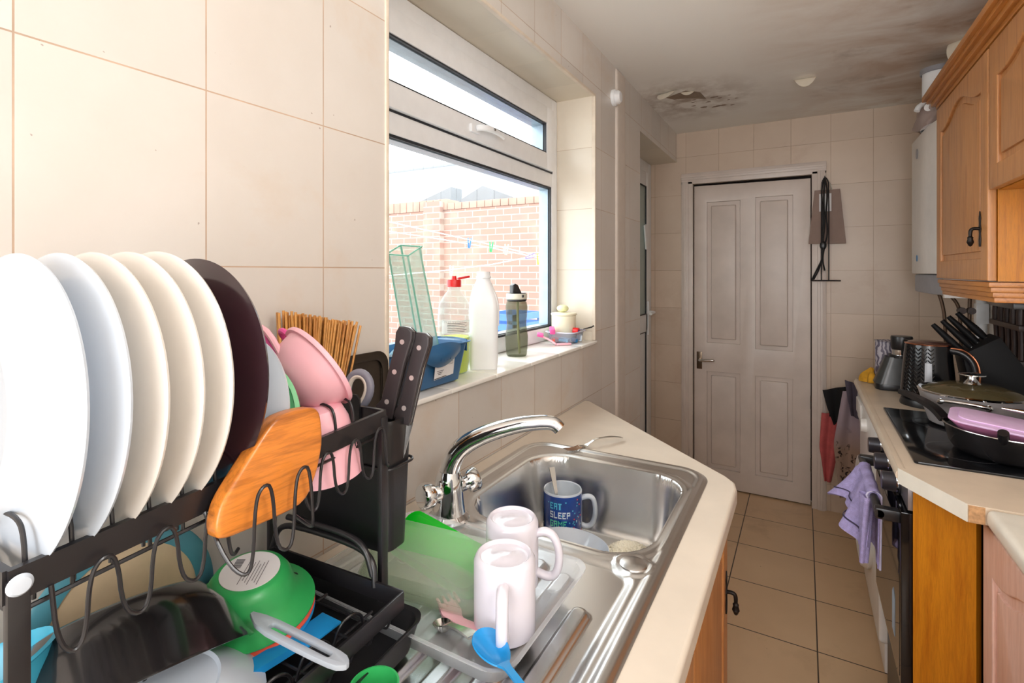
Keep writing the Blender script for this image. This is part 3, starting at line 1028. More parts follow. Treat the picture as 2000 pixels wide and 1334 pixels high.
def drop_handle(parent, mx, L=0.10):
    """black iron drop handle: slim backplate, stem and teardrop; local y up, z out"""
    b = MB()
    b.prism([(-0.006, -L / 2), (0.006, -L / 2), (0.009, -L / 2 + 0.02), (0.005, -0.012), (0.010, 0.0), (0.005, 0.014), (0.008, L / 2 - 0.02), (0.0, L / 2), (-0.008, L / 2 - 0.02), (-0.005, 0.014), (-0.010, 0.0), (-0.005, -0.012), (-0.009, -L / 2 + 0.02)], 0.003, mx, bev=0.001)
    h = b.build('handle', M['iron'], parent)
    d = MB()
    d.tube([(0, 0, 0), (0, 0.002, 0.016), (0, -0.004, 0.022), (0, -0.024, 0.022)], [0.0045, 0.0045, 0.005, 0.004], smooth=2)
    d.lathe([(0, -0.050), (0.004, -0.047), (0.0085, -0.037), (0.006, -0.028), (0.007, -0.024), (0.004, -0.020)], Matrix(((1, 0, 0, 0), (0, 0, 1, 0), (0, -1, 0, 0.022), (0, 0, 0, 1))))
    d.xf(mx)
    d.build('drop', M['iron'], h)


def base_unit(name, label, y0, y1, xf, m_door, m_body, handle_far=True, sgn=1):
    """a floor cupboard whose door faces +x (sgn 1, left run) or -x (sgn -1, right run)"""
    t = thing(name, label, 'cupboard', (xf, (y0 + y1) / 2, 0))
    back = WX + 0.003 if sgn > 0 else RX - 0.003
    b = MB()
    b.span((back, y0, 0.12), (xf - sgn * 0.024, y0 + 0.018, 0.858))
    b.span((back, y1 - 0.018, 0.12), (xf - sgn * 0.024, y1, 0.858))
    b.span((back, y0 + 0.0182, 0.1202), (xf - sgn * 0.0245, y1 - 0.0182, 0.138))
    b.span((back + sgn * 0.001, y0 + 0.0182, 0.1385), (back + sgn * 0.006, y1 - 0.0182, 0.70))
    b.build('carcass', m_body, t, smooth=False)
    MB().span((xf - sgn * 0.075, y0, 0.0), (xf - sgn * 0.06, y1, 0.12)).build('plinth', m_body, t, smooth=False)
    if sgn > 0:
        mx = plane_mx((xf - 0.022, y0 + 0.002, 0.13), (0, 1, 0), (0, 0, 1))
    else:
        mx = plane_mx((xf + 0.022, y1 - 0.002, 0.13), (0, -1, 0), (0, 0, 1))
    wd = y1 - y0 - 0.004
    d = cab_door(t, mx, wd, 0.715, m_door)
    hx = (wd - 0.03) if handle_far else 0.03
    if sgn < 0:
        hx = wd - hx
    drop_handle(d, mx @ Matrix.Translation((hx, 0.50, 0.020)))
    return t


base_unit('base_cupboard', 'oak base cupboard under the sink with a black drop handle', 0.842, 1.345, -0.160, M['oak'], M['oak_orange'])
base_unit('base_cupboard', 'oak base cupboard under the draining board, nearest on the left', 0.340, 0.838, -0.160, M['oak'], M['oak_orange'])

# ---- stainless sink, one pressed sheet
sk = thing('sink', 'stainless steel single bowl sink with ribbed drainer set in the cream worktop', 'sink', (-0.44, 0.84, 0.9))


def sdf(x, y, x0, x1, y0, y1, r):
    cx, cy = (x0 + x1) / 2, (y0 + y1) / 2
    qx, qy = abs(x - cx) - (x1 - x0) / 2 + r, abs(y - cy) - (y1 - y0) / 2 + r
    return math.hypot(max(qx, 0), max(qy, 0)) + min(max(qx, qy), 0) - r


def sstep(a, b_, x):
    t = max(0.0, min(1.0, (x - a) / (b_ - a)))
    return t * t * (3 - 2 * t)


SINK_Z = 0.742


def sink_z(x, y):
    d = sdf(x, y, SX0, SX1, SY0, SY1, 0.075)
    z = 0.9008 + 0.0052 * sstep(0, -0.012, d) - 0.0042 * sstep(-0.018, -0.030, d)
    db = sdf(x, y, BX0, BX1, BY0, BY1, 0.085)
    z += 0.0022 * sstep(0.030, 0.022, db) * sstep(0.004, 0.014, db)
    # drainer tray
    dd = sdf(x, y, -0.655, -0.232, 0.375, 0.835, 0.05)
    z -= 0.006 * sstep(0.0, -0.016, dd)
    # raised flutes
    if dd < -0.02:
        for i in range(7):
            cx = -0.600 + i * 0.053
            y1 = 0.800 - 0.05 * abs(i - 3) / 3.0
            df = sdf(x, y, cx - 0.013, cx + 0.013, 0.42, y1 - (0.05 if i == 6 else 0.0), 0.012)
            z += 0.0085 * sstep(0.003, -0.003, df)
    # disc of the spare tap hole
    r = math.hypot(x + 0.248, y - 0.843)
    z += 0.003 * sstep(0.036, 0.030, r)
    if db < 0:
        t = min(1.0, -db / 0.050)
        z = 0.8992 - (0.8992 - SINK_Z) * (1 - (1 - t) ** 2.6)
        rr = math.hypot(x + 0.428, y - 1.06)
        z -= 0.006 * (1 - min(1, rr / 0.2)) * sstep(0, 1, t)
    return z


bm = bmesh.new()
st = 0.0027
nx, ny = int((SX1 - SX0) / st) + 2, int((SY1 - SY0) / st) + 2
vs = {}
for i in range(nx):
    for j in range(ny):
        x, y = min(SX0 + i * st, SX1), min(SY0 + j * st, SY1)
        d = sdf(x, y, SX0, SX1, SY0, SY1, 0.075)
        if d > st * 1.2:
            continue
        if d > 0:
            e = 1e-4
            gx = (sdf(x + e, y, SX0, SX1, SY0, SY1, 0.075) - d) / e
            gy = (sdf(x, y + e, SX0, SX1, SY0, SY1, 0.075) - d) / e
            x, y = x - gx * d, y - gy * d
        vs[i, j] = bm.verts.new((x, y, sink_z(x, y)))
for i in range(nx - 1):
    for j in range(ny - 1):
        q = [vs.get(k_) for k_ in ((i, j), (i + 1, j), (i + 1, j + 1), (i, j + 1))]
        if all(q):
            bm.faces.new(q)
sb = MB()
sb.bm.free()
sb.bm = bm
sb.build('pressed_sheet', M['steel'], sk, ang=75)
b = MB().lathe([(0.040, 0.000), (0.038, 0.003), (0.028, 0.003), (0.024, -0.002), (0.006, -0.002), (0.006, 0.001), (0, 0.001)], Matrix.Translation((-0.428, 1.06, SINK_Z - 0.0052)))
b.build('waste_strainer', M['chrome'], sk)
b = MB().lathe([(0, 0.006), (0.020, 0.006), (0.0225, 0.0045), (0.0225, 0)], Matrix.Translation((-0.248, 0.843, 0.9015)))
b.build('blanking_disc', M['steel'], sk)

# ---- mixer tap
tp = thing('mixer_tap', 'chrome kitchen mixer tap with two knobs behind the sink bowl', 'tap', (-0.620, 0.828, 0.900))
b = MB().lathe([(0, 0.900), (0.041, 0.900), (0.041, 0.906), (0.034, 0.912), (0.031, 0.93), (0.029, 0.955), (0.027, 0.980), (0.021, 0.996), (0, 0.998)], Matrix.Translation((-0.620, 0.828, 0)))
b.build('body', M['chrome'], tp)
b = MB().tube([(-0.620, 0.828, 0.985), (-0.616, 0.829, 1.008), (-0.604, 0.833, 1.034), (-0.580, 0.842, 1.056), (-0.542, 0.855, 1.076), (-0.488, 0.874, 1.095), (-0.440, 0.889, 1.103), (-0.418, 0.896, 1.102), (-0.408, 0.899, 1.092)], [0.0205, 0.0205, 0.0200, 0.0190, 0.0175, 0.0155, 0.0140, 0.0135, 0.0130], 20, smooth=3)
b.build('spout', M['chrome'], tp)
for sg in (-1, 1):
    c = Vector((-0.620, 0.828, 0.955))
    ax = Vector((0.50 * sg, 0.80 * sg, 0.05 if sg < 0 else 0.12)).normalized()
    if sg < 0:
        ax = Vector((-0.30, -0.88, 0.06)).normalized()
    else:
        ax = Vector((0.52, 0.80, 0.24)).normalized()
    q = Matrix.Translation(c) @ frame((0, 0, 0), ax)
    MB().lathe([(0.016, 0.012), (0.015, 0.036), (0.012, 0.040)], q).build('knob_neck', M['chrome'], tp)
    MB().lathe([(0.012, 0.036), (0.022, 0.040), (0.0245, 0.046), (0.0245, 0.060), (0.021, 0.065), (0.018, 0.066), (0.0, 0.0665)], q, seg=14).build('knob', M['chrome'], tp)
# ------------------------------------------------------------------ in and around the sink


def strip(b, pts, widths, thick, updir=(0, 0, 1)):
    """a flat curved strip (cutlery): pts centreline, widths half widths"""
    P = [Vector(p) for p in pts]

    def fn(t):
        rings = []
        for i, p in enumerate(P):
            d = (P[min(i + 1, len(P) - 1)] - P[max(i - 1, 0)]).normalized()
            s_ = d.cross(Vector(updir)).normalized()
            u = s_.cross(d).normalized()
            w_ = widths[i]
            rings.append([t.verts.new(p + s_ * w_ * a + u * thick * c) for a, c in ((-1, -0.5), (1, -0.5), (1, 0.5), (-1, 0.5))])
        for a, c in zip(rings, rings[1:]):
            for j in range(4):
                t.faces.new((a[j], a[(j + 1) % 4], c[(j + 1) % 4], c[j]))
        t.faces.new(rings[0])
        t.faces.new(rings[-1])
        bmesh.ops.recalc_face_normals(t, faces=t.faces)
    b._add(fn)


def dense(pts, n=4):
    """resample a polyline with Catmull-Rom"""
    P = [Vector(p) for p in pts]
    P = [P[0] * 2 - P[1]] + P + [P[-1] * 2 - P[-2]]
    out = []
    for i in range(1, len(P) - 2):
        for k_ in range(n):
            t = k_ / n
            a, b_, c, d = P[i - 1:i + 3]
            out.append(0.5 * ((2 * b_) + (c - a) * t + (2 * a - 5 * b_ + 4 * c - d) * t * t + (3 * b_ - a - 3 * c + d) * t ** 3))
    out.append(P[-2])
    return out


def lerp_list(v, n=4):
    out = []
    for a, b_ in zip(v, v[1:]):
        for k_ in range(n):
            out.append(a + (b_ - a) * k_ / n)
    out.append(v[-1])
    return out


def fork(p0, p1, zr, name, label, cat, m, grp=None):
    """p0 tine tips, p1 handle end"""
    p0, p1 = Vector(p0), Vector(p1)
    L = (p1 - p0).length
    d = (p1 - p0) / L
    s_ = Vector((-d.y, d.x, 0)).normalized()
    at = lambda f, up: p0 + d * L * f + Vector((0, 0, up))
    t = thing(name, label, cat, tuple(p0 + d * L * 0.5))
    b = MB()
    c = dense([at(0.25, 0.006), at(0.33, 0.004), at(0.42, 0.010), at(0.55, 0.018), at(0.80, 0.016), at(1.0, 0.008)])
    strip(b, c, lerp_list([0.011, 0.009, 0.0032, 0.0032, 0.0055, 0.0065]), 0.002)
    b.build('handle', m, t)
    b = MB()
    for k_ in range(4):
        o_ = s_ * (k_ - 1.5) * 0.0062
        b.tube([at(0.26, 0.006) + o_, at(0.14, 0.002) + o_, at(0.0, 0.006) + o_], [0.0019, 0.0017, 0.0010], seg=6, smooth=1)
    b.build('tines', m, t)
    return t


def spoon(p0, p1, label, m, L_bowl=0.05, wb=0.019, lift=0.012, name='spoon'):
    p0, p1 = Vector(p0), Vector(p1)
    d = p1 - p0
    L = d.length
    d.normalize()
    s_ = d.cross(Vector((0, 0, 1))).normalized()
    u = s_.cross(d).normalized()
    t = thing(name, label, 'spoon', tuple((p0 + p1) / 2))
    b = MB()

    def fn(a, v):
        th = 2 * PI * a
        r = v
        x = L_bowl / 2 * (1 + math.cos(th) * r)
        y = wb * math.sin(th) * r * (1 - 0.18 * math.cos(th) * r)
        z = -0.011 * (1 - r * r)
        return p0 + d * x + s_ * y + u * z
    b.shell(fn, 28, 7, thick=0.0016)
    b.build('bowl', m, t, ang=80)
    b = MB()
    f0 = L_bowl / L
    c = dense([p0 + d * L * (f0 - 0.02) + u * 0.0, p0 + d * L * (f0 + 0.06) + u * lift * 0.4, p0 + d * L * (f0 + 0.3) + u * lift, p0 + d * L * 0.85 + u * lift * 0.9, p1 + u * lift * 0.3])
    strip(b, c, lerp_list([0.008, 0.0042, 0.0042, 0.0065, 0.0075]), 0.0028)
    b.build('handle', m, t)
    return t


fork((-0.566, 1.282, 0.9035), (-0.462, 1.452, 0.9025), 0.9, 'fork', 'metal fork lying over the far rim of the sink', 'fork', M['cutlery'])


def mug(label, loc, R, H, rotz, m, upside, hm=None, grp=None):
    t = thing('mug', label, 'mug', loc, (0, 0, rotz), grp)
    b = MB()
    if upside:
        # standing on its rim: foot ring and recessed base look up
        prof = [(R - 0.0035, 0.0), (R, 0.002), (R, H - 0.008), (R - 0.004, H - 0.001), (R - 0.006, H), (R - 0.008, H - 0.001), (R - 0.010, H - 0.0045), (0.016, H - 0.0045), (0.014, H - 0.0035), (0, H - 0.0035)]
    else:
        prof = [(0, 0.0), (R - 0.006, 0.0), (R - 0.001, 0.005), (R, 0.010), (R, H - 0.002), (R - 0.0015, H), (R - 0.0035, H - 0.002), (R - 0.004, 0.012), (R - 0.012, 0.007), (0, 0.007)]
    b.lathe(prof, seg=56)
    b.build('body', m, t, world=False)
    hz = [0.80, 0.86, 0.80, 0.5, 0.24, 0.17, 0.22]
    hx = [-0.002, 0.016, 0.029, 0.034, 0.026, 0.012, -0.002]
    if upside:
        hz = [1 - z for z in hz]
    pts = [(R + x, 0, H * z) for x, z in zip(hx, hz)]
    b = MB().tube(pts, 0.0062, 12, smooth=3)
    b.xf(Matrix.Diagonal((1, 1.25, 1, 1)))
    b.build('handle', hm or m, t, world=False)
    return t


mug('upturned lilac white mug in front, handle towards the camera', (-0.350, 0.592, 0.9145), 0.0415, 0.102, math.radians(-62), M['lilac_china'], True)
mug('upturned lilac white mug behind, handle to its right', (-0.392, 0.686, 0.9145), 0.0405, 0.102, math.radians(18), M['lilac_china'], True)

# the printed mug in the bowl
RB, HB = 0.0475, 0.112
bmug = mug('royal blue mug printed EAT SLEEP GAME REPEAT standing in the sink', (-0.521, 1.165, SINK_Z + 0.003), RB, HB, math.radians(22), M['white_china'], False)
b = MB().lathe([(RB + 0.0005, 0.004), (RB + 0.0007, 0.006), (RB + 0.0007, HB - 0.006), (RB + 0.0003, HB - 0.005)], seg=72)
sl = b.build('printed_sleeve', M['mug_blue'], bmug, world=False)
FNT = {'E': '11110111011', 'A': 0}
GL = {'E': ['1111', '1000', '1110', '1000', '1111'], 'A': ['1111', '1001', '1111', '1001', '1001'], 'T': ['1111', '0110', '0110', '0110', '0110'],
      'S': ['1111', '1000', '1111', '0001', '1111'], 'L': ['1000', '1000', '1000', '1000', '1111'], 'P': ['1111', '1001', '1111', '1000', '1000'],
      'G': ['1111', '1000', '1011', '1001', '1111'], 'M': ['10001', '11011', '10101', '10001', '10001'], 'R': ['1110', '1001', '1110', '1010', '1001']}


def px(b, a0, z0, s_, dz=None):
    """one square pixel on the mug wall; a0 in metres along the wall"""
    dz = dz or s_
    r = RB + 0.0011
    t0, t1 = a0 / r, (a0 + s_) / r
    P = [(r * math.cos(a), r * math.sin(a), z) for a, z in ((t0, z0), (t1, z0), (t1, z0 + dz), (t0, z0 + dz))]

    def fn(t):
        t.faces.new([t.verts.new(p) for p in P])
    b._add(fn)


# direction from mug to camera in the mug's own frame
cam_dir = math.atan2(0 - 1.165, 0 + 0.521) - math.radians(22)
A0 = (cam_dir - 0.62) * (RB + 0.0011)
for word, z0, m_ in (('EAT', 0.078, 'print_cyan'), ('SLEEP', 0.057, 'print_white'), ('GAME', 0.036, 'print_mint'), ('REPEAT', 0.015, 'print_red')):
    b = MB()
    a = A0 - 0.002
    s_ = 0.0021
    for ch in word:
        g = GL[ch]
        for r_, row in enumerate(g):
            for c_, bit in enumerate(row):
                if bit == '1':
                    px(b, a + c_ * s_, z0 + (4 - r_) * 0.0031, s_, 0.0031)
        a += (len(g[0]) + 1) * s_
    b.build('printed_word', M[m_], sl, world=False, smooth=False)
random.seed(21)
for m_, n_ in (('print_cyan', 34), ('print_white', 10), ('print_red', 12)):
    b = MB()
    for _ in range(n_):
        a = A0 + random.choice([random.uniform(-0.30, -0.006), random.uniform(0.036, 0.09)])
        px(b, a, random.uniform(0.012, 0.100), 0.0032)
    b.build('pixel_pattern', M[m_], sl, world=False, smooth=False)
b = MB().lathe([(0, 0.070), (RB - 0.0045, 0.070)], seg=40)
tea = b.build('milky_water', M['tea'], bmug, world=False)
spoon((-0.510, 1.142, 0.758), (-0.555, 1.173, 0.899), 'metal teaspoon standing in the blue printed mug', M['cutlery'], 0.045, 0.013, 0.0, 'teaspoon')

b = MB().lathe([(0, 0.003), (0.040, 0.003), (0.045, 0.0), (0.047, 0.003), (0.070, 0.022), (0.082, 0.040), (0.084, 0.044), (0.082, 0.0445), (0.068, 0.028), (0.045, 0.009), (0, 0.008)], seg=64)
b.xf(Matrix.Translation((-0.448, 1.035, 0.752)) @ Euler((-0.10, 0.05, 0)).to_matrix().to_4x4())
tag(b.build('bowl', M['white_china']), 'white china bowl lying in the sink before the blue mug', 'bowl')
random.seed(5)
b = MB()
b.lathe([(0, 0.024), (0.03, 0.020), (0.046, 0.010), (0.054, 0.0), (0, -0.004)], Matrix.Translation((-0.345, 1.140, SINK_Z)), 30)
for i in range(900):
    r, a = abs(random.gauss(0, 0.55)), random.random() * 6.283
    r = min(r, 0.93 + 0.07 * random.random())
    x, y = -0.345 + 0.060 * r * math.cos(a), 1.140 + 0.062 * r * math.sin(a)
    b.ball((x, y, max(sink_z(x, y) + 0.003, SINK_Z + 0.026 * (1 - (r / 0.93) ** 2)) + 0.004 * random.random()), 0.0056, (1, 0.6, 0.55), (random.random() * 3, random.random() * 3, random.random() * 3), 6, 5)
rc = b.build('rice', M['rice'])
tag(rc, 'heap of cooked rice left on the bottom of the sink', 'rice')
rc['kind'] = 'stuff'

# ---- shallow clear tub on the drainer
TX0, TX1, TY0, TY1 = -0.640, -0.290, 0.488, 0.742


def open_box(b, x0, x1, y0, y1, z0, z1, r, inset, th, lip=0.0, n=7):
    """rounded open container: outer wall flaring upwards, inner wall, floor"""
    def lp(ins, z, rr):
        return [(p[0], p[1], z) for p in rrect(x0 + ins, x1 - ins, y0 + ins, y1 - ins, rr, n)]
    loops = [lp(inset + r * 0.6, z0, r * 0.5), lp(inset, z0 + r * 0.3, r), lp(0, z1 - 0.004, r), lp(-lip, z1, r + lip), lp(-lip + th * 0.3, z1 + 0.0015, r), lp(th, z1 - 0.001, r), lp(inset + th, z0 + r * 0.3 + th, r), lp(inset + r * 0.6 + th, z0 + th, r * 0.5)]

    def fn(t):
        R = [[t.verts.new(p) for p in l_] for l_ in loops]
        m_ = len(R[0])
        for a, c in zip(R, R[1:]):
            for j in range(m_):
                t.faces.new((a[j], a[(j + 1) % m_], c[(j + 1) % m_], c[j]))
        t.faces.new(R[0])
        t.faces.new(R[-1])
        bmesh.ops.recalc_face_normals(t, faces=t.faces)
    b._add(fn)


b = MB()
open_box(b, TX0, TX1, TY0, TY1, 0.9055, 0.944, 0.028, 0.014, 0.0022, 0.005)
tub = tag(b.build('plastic_tub', M['tub']), 'shallow clear plastic tub on the draining board holding the white mugs', 'tub')

# clear food box lying on its side in the tub
b = MB()
open_box(b, -0.100, 0.100, -0.029, 0.029, 0, 0.090, 0.018, 0.008, 0.0018, 0.005)
b.xf(Matrix.Translation((-0.476, 0.552, 0.940)) @ Euler((math.radians(-72), math.radians(4), math.radians(13))).to_matrix().to_4x4())
tag(b.build('food_box', M['tub_green']), 'clear green-tinged food box tipped on its side behind the rack corner', 'food box')
b = MB()
b.prism(rrect(-0.095, 0.095, -0.04, 0.04, 0.022), 0.008, bev=0.003)
b.prism(rrect(-0.085, 0.085, -0.031, 0.031, 0.018), 0.012, Matrix.Translation((0, 0, 0.004)), bev=0.003)
b.xf(Matrix.Translation((-0.512, 0.664, 0.936)) @ Euler((math.radians(36), math.radians(8), math.radians(-4))).to_matrix().to_4x4())
tag(b.build('box_lid', M['lid_green']), 'vivid green plastic lid leaning behind the clear food box', 'lid')
fk = thing('toy_fork', 'pale pink plastic fork lying in the clear tub before the mug', 'fork', (-0.39, 0.56, 0.92))
b = MB()
c = dense([(-0.441, 0.585, 0.922), (-0.425, 0.575, 0.919), (-0.405, 0.565, 0.920), (-0.365, 0.556, 0.926), (-0.325, 0.540, 0.927)])
strip(b, c, lerp_list([0.013, 0.014, 0.007, 0.0075, 0.008]), 0.005)
b.build('handle', M['pink'], fk)
b = MB()
for k_ in range(4):
    b.box((-0.449 + 0.004 * k_, 0.578 + 0.008 * k_, 0.923), (0.024, 0.004, 0.004), rot=(0, 0, math.radians(-33)), bev=0.001)
b.build('tines', M['pink'], fk)
spoon((-0.436, 0.555, 0.919), (-0.352, 0.520, 0.947), 'metal teaspoon lying beside the pink fork', M['cutlery'], 0.032, 0.010, 0.002, 'teaspoon')
spoon((-0.346, 0.527, 0.955), (-0.232, 0.462, 0.942), 'bright blue plastic spoon laid across the edge of the clear tub', M['blue'], 0.060, 0.019, 0.006, 'plastic_spoon')
# ------------------------------------------------------------------ two-tier dish rack and its load
RA = math.radians(3.0)
RO = Vector((-0.658, 0.092, 0.0))


def rk(x, y, z):
    return (RO.x + x * math.cos(RA) - y * math.sin(RA), RO.y + x * math.sin(RA) + y * math.cos(RA), z)


RMX = Matrix.Translation(RO) @ Matrix.Rotation(RA, 4, 'Z')
rack = thing('dish_rack', 'black two-tier wire dish rack on the draining board by the left wall', 'dish rack', (RO.x, RO.y, 0.9), (0, 0, RA))
BK = M['black_metal']
UZ = 1.185            # upper rail
XF, XB = 0.190, -0.028  # upper tier front and back
YN, YF = 0.035, 0.410  # near and far ends of the upper tier
LF, LN_, LFY = 0.241, -0.06, 0.385
LZ = 0.985


def rspan(b, a, c, bev=0.002):
    t = MB().span(a, c, bev=bev)
    t.xf(RMX)
    me = bpy.data.meshes.new('t')
    t.bm.to_mesh(me)
    t.bm.free()
    b.bm.from_mesh(me)
    bpy.data.meshes.remove(me)




def uz(y):
    """the upper tier is slightly higher at its far end"""
    return 1.180 + (y - YN) * 0.046


b = MB()
b.tube([rk(XF, YN - 0.006, uz(YN)), rk(XF, YF, uz(YF))], 1.0, flat=(0.0028, 0.0115))
b.tube([rk(XB, YN - 0.006, uz(YN)), rk(XB, YF, uz(YF))], 1.0, flat=(0.0028, 0.0115))
b.tube([rk(XB, YN - 0.006, uz(YN)), rk(XF, YN - 0.006, uz(YN))], 1.0, flat=(0.0028, 0.0115))
b.tube([rk(XB, YF, uz(YF)), rk(XF, YF, uz(YF))], 1.0, flat=(0.0028, 0.0115))
b.build('upper_rail', BK, rack, smooth=False)
for x in (XB, XF):
    for y in (YN - 0.001, YF - 0.004):
        b = MB()
        rspan(b, (x - 0.004, y - 0.0065, LZ - 0.03), (x + 0.004, y + 0.0065, uz(y) + 0.004), 0.002)
        b.build('post', BK, rack)
b = MB().lathe([(0, 0.003), (0.0055, 0.0025), (0.0075, 0)], Matrix.Translation(rk(XF + 0.004, YN - 0.001, uz(YN))) @ Euler((0, PI / 2, 0)).to_matrix().to_4x4())
b.build('screw_cap', M['white_china'], rack)

# prongs: inverted U wires between the plates, rising from inside the front rail
for y in (0.040, 0.067, 0.0935, 0.1205, 0.1475, 0.178, 0.212, 0.240, 0.268, 0.298, 0.328, 0.358):
    b = MB()
    b.tube([rk(XF - 0.004, y, uz(y) - 0.02), rk(XF - 0.006, y, uz(y) + 0.030), rk(XF - 0.020, y, uz(y) + 0.040), rk(XF - 0.060, y, uz(y) + 0.036), rk(XF - 0.066, y, uz(y) + 0.020), rk(XF - 0.066, y, uz(y) - 0.050)], 0.0017, 8, smooth=2)
    b.build('plate_prong', BK, rack)
# lower guide bars of the upper tier
b = MB()
for x in (XB, XF - 0.004):
    b.tube([rk(x, YN, uz(YN) - 0.022), rk(x, YF, uz(YF) - 0.022)], 0.0018, 6)
for y in (YN, YF):
    b.tube([rk(XB, y, uz(y) - 0.024), rk(XF, y, uz(y) - 0.024)], 0.0020, 8)
b.build('upper_floor_wires', BK, rack)
# cup loops: a wavy wire hung outside the front rail, standing further off where the board leans
for y0, n_, dx, up in ((YN + 0.020, 3, 0.011, 0.0), (0.166, 2, 0.046, 0.014), (0.274, 3, 0.011, 0.0)):
    pts = [rk(XF + 0.004, y0 - 0.004, uz(y0) - 0.010), rk(XF + dx * 0.7, y0 - 0.002, uz(y0) - 0.050)]
    for i in range(n_):
        y = y0 + i * 0.044
        z = uz(y)
        pts += [rk(XF + dx, y + 0.006, z - 0.064), rk(XF + dx, y + 0.014, z - 0.056), rk(XF + dx, y + 0.016, z - 0.014 + up),
                rk(XF + dx, y + 0.024, z - 0.002 + up), rk(XF + dx, y + 0.034, z - 0.006 + up), rk(XF + dx, y + 0.038, z - 0.050)]
    z = uz(y0 + n_ * 0.044)
    pts += [rk(XF + dx * 0.8, y0 + n_ * 0.044, z - 0.062), rk(XF + 0.004, y0 + n_ * 0.044 + 0.008, z - 0.060)]
    MB().tube(pts, 0.0017, 8, smooth=2).build('cup_loop', BK, rack)
# lower basket: flat rim band, floor wires and loops
b = MB()
for a, c in (((LF - 0.002, LN_, LZ - 0.014), (LF + 0.002, LFY, LZ + 0.008)), ((0.004, LN_, LZ - 0.014), (0.008, LFY, LZ + 0.008)),
             ((0.004, LN_ - 0.002, LZ - 0.014), (LF, LN_ + 0.002, LZ + 0.008)), ((0.004, LFY - 0.002, LZ - 0.014), (LF, LFY + 0.002, LZ + 0.008))):
    rspan(b, a, c, 0.001)
b.build('lower_rim', BK, rack)
b = MB()
for i in range(15):
    y = LN_ + 0.02 + i * 0.031
    if y > LFY - 0.005:
        break
    b.tube([rk(0.006, y, LZ), rk(0.012, y, LZ - 0.026), rk(0.10, y, LZ - 0.030), rk(0.23, y, LZ - 0.030), rk(LF - 0.004, y, LZ - 0.024), rk(LF, y, LZ)], 0.0016, 6, smooth=2)
for x in (0.03, 0.11, 0.19):
    b.tube([rk(x, LN_, LZ - 0.033), rk(x, LFY, LZ - 0.033)], 0.0020, 6)
b.build('lower_floor_wires', BK, rack)
for i in range(5):
    y = 0.155 + i * 0.052
    if y > LFY - 0.03:
        break
    b = MB()
    b.tube([rk(0.198, y, LZ - 0.030), rk(0.204, y + 0.004, LZ - 0.004), rk(0.210, y + 0.018, LZ + 0.004), rk(0.210, y + 0.034, LZ - 0.006), rk(0.204, y + 0.044, LZ - 0.030)], 0.0018, 8, smooth=2)
    b.build('plate_loop', BK, rack)
    b = MB()
    b.tube([rk(0.10, y, LZ - 0.030), rk(0.10, y + 0.006, LZ + 0.012), rk(0.10, y + 0.022, LZ + 0.020), rk(0.10, y + 0.036, LZ + 0.012), rk(0.10, y + 0.044, LZ - 0.030)], 0.0018, 8, smooth=2)
    b.build('plate_loop', BK, rack)
# handles at the far end: hoop round the end and hoop over it
b = MB()
b.tube([rk(0.0, LFY, LZ + 0.004), rk(0.006, LFY + 0.006, LZ + 0.034), rk(0.04, LFY + 0.008, LZ + 0.042), rk(0.155, LFY + 0.008, LZ + 0.042), rk(0.188, LFY + 0.006, LZ + 0.030), rk(0.195, LFY, LZ)], 0.0042, 10, smooth=2)
b.tube([rk(0.03, LFY + 0.002, LZ + 0.055), rk(0.138, LFY + 0.004, LZ + 0.056), rk(0.175, LFY + 0.004, LZ + 0.046), rk(0.190, LFY + 0.002, LZ + 0.012)], 0.0042, 10, smooth=2)
b.build('end_handle', BK, rack)
# drip tray
b = MB()
open_box(b, -0.03, LF + 0.014, LN_ - 0.02, LFY + 0.028, 0.9088, 0.9520, 0.022, 0.008, 0.0025, 0.003)
b.xf(RMX)
b.build('drip_tray', M['black_plastic'], rack)

# cutlery holder hooked on the far end
HX0, HX1, HY0, HY1 = -0.010, 0.190, YF + 0.006, YF + 0.064
ho = thing('cutlery_holder', 'black plastic cutlery holder hooked on the far end of the dish rack', 'cutlery holder', rk(0.10, YF + 0.04, 1.01), (0, 0, RA))
b = MB()
open_box(b, HX0, HX1, HY0, HY1, 1.002, 1.187, 0.014, 0.006, 0.003, 0.0)
b.xf(RMX)
b.build('body', M['black_plastic'], ho)
b = MB()
b.tube([rk(p[0], p[1], 1.124) for p in rrect(HX0 - 0.002, HX1 + 0.002, HY0 - 0.002, HY1 + 0.002, 0.014)], 0.0020, 8, closed=True)
b.build('wire_band', BK, ho)
b = MB()
b.prism([(0.0, 0), (0.036, 0), (0.036, 0.026), (0.030, 0.032), (0.006, 0.032), (0.0, 0.026)], 0.003, plane_mx(rk(0.115, YF - 0.004, uz(YF) - 0.004), (math.cos(RA), math.sin(RA), 0), (0, 0, 1)))
b.build('hook', M['black_plastic'], ho)


# ---- plates standing in the upper tier
def plate_prof(R, d, coupe=False):
    """z axis points to the eating side; returns closed profile"""
    if coupe:
        return [(0, 0.0), (R * 0.5, 0.001), (R * 0.8, d * 0.35), (R * 0.97, d * 0.92), (R, d), (R * 0.985, d + 0.003), (R * 0.93, d * 0.9), (R * 0.75, d * 0.35 + 0.004), (R * 0.45, 0.005), (0, 0.0045)]
    f = 0.62 * R
    return [(0, 0.002), (f * 0.86, 0.002), (f * 0.9, 0.0), (f * 0.95, 0.0), (f, 0.003), (f * 1.06, d * 0.55), (f * 1.13, d * 0.74), (R * 0.985, d), (R, d + 0.002), (R * 0.99, d + 0.0042), (f * 1.12, d * 0.74 + 0.005), (f * 1.02, d * 0.5 + 0.004), (f * 0.93, 0.0065), (0, 0.006)]


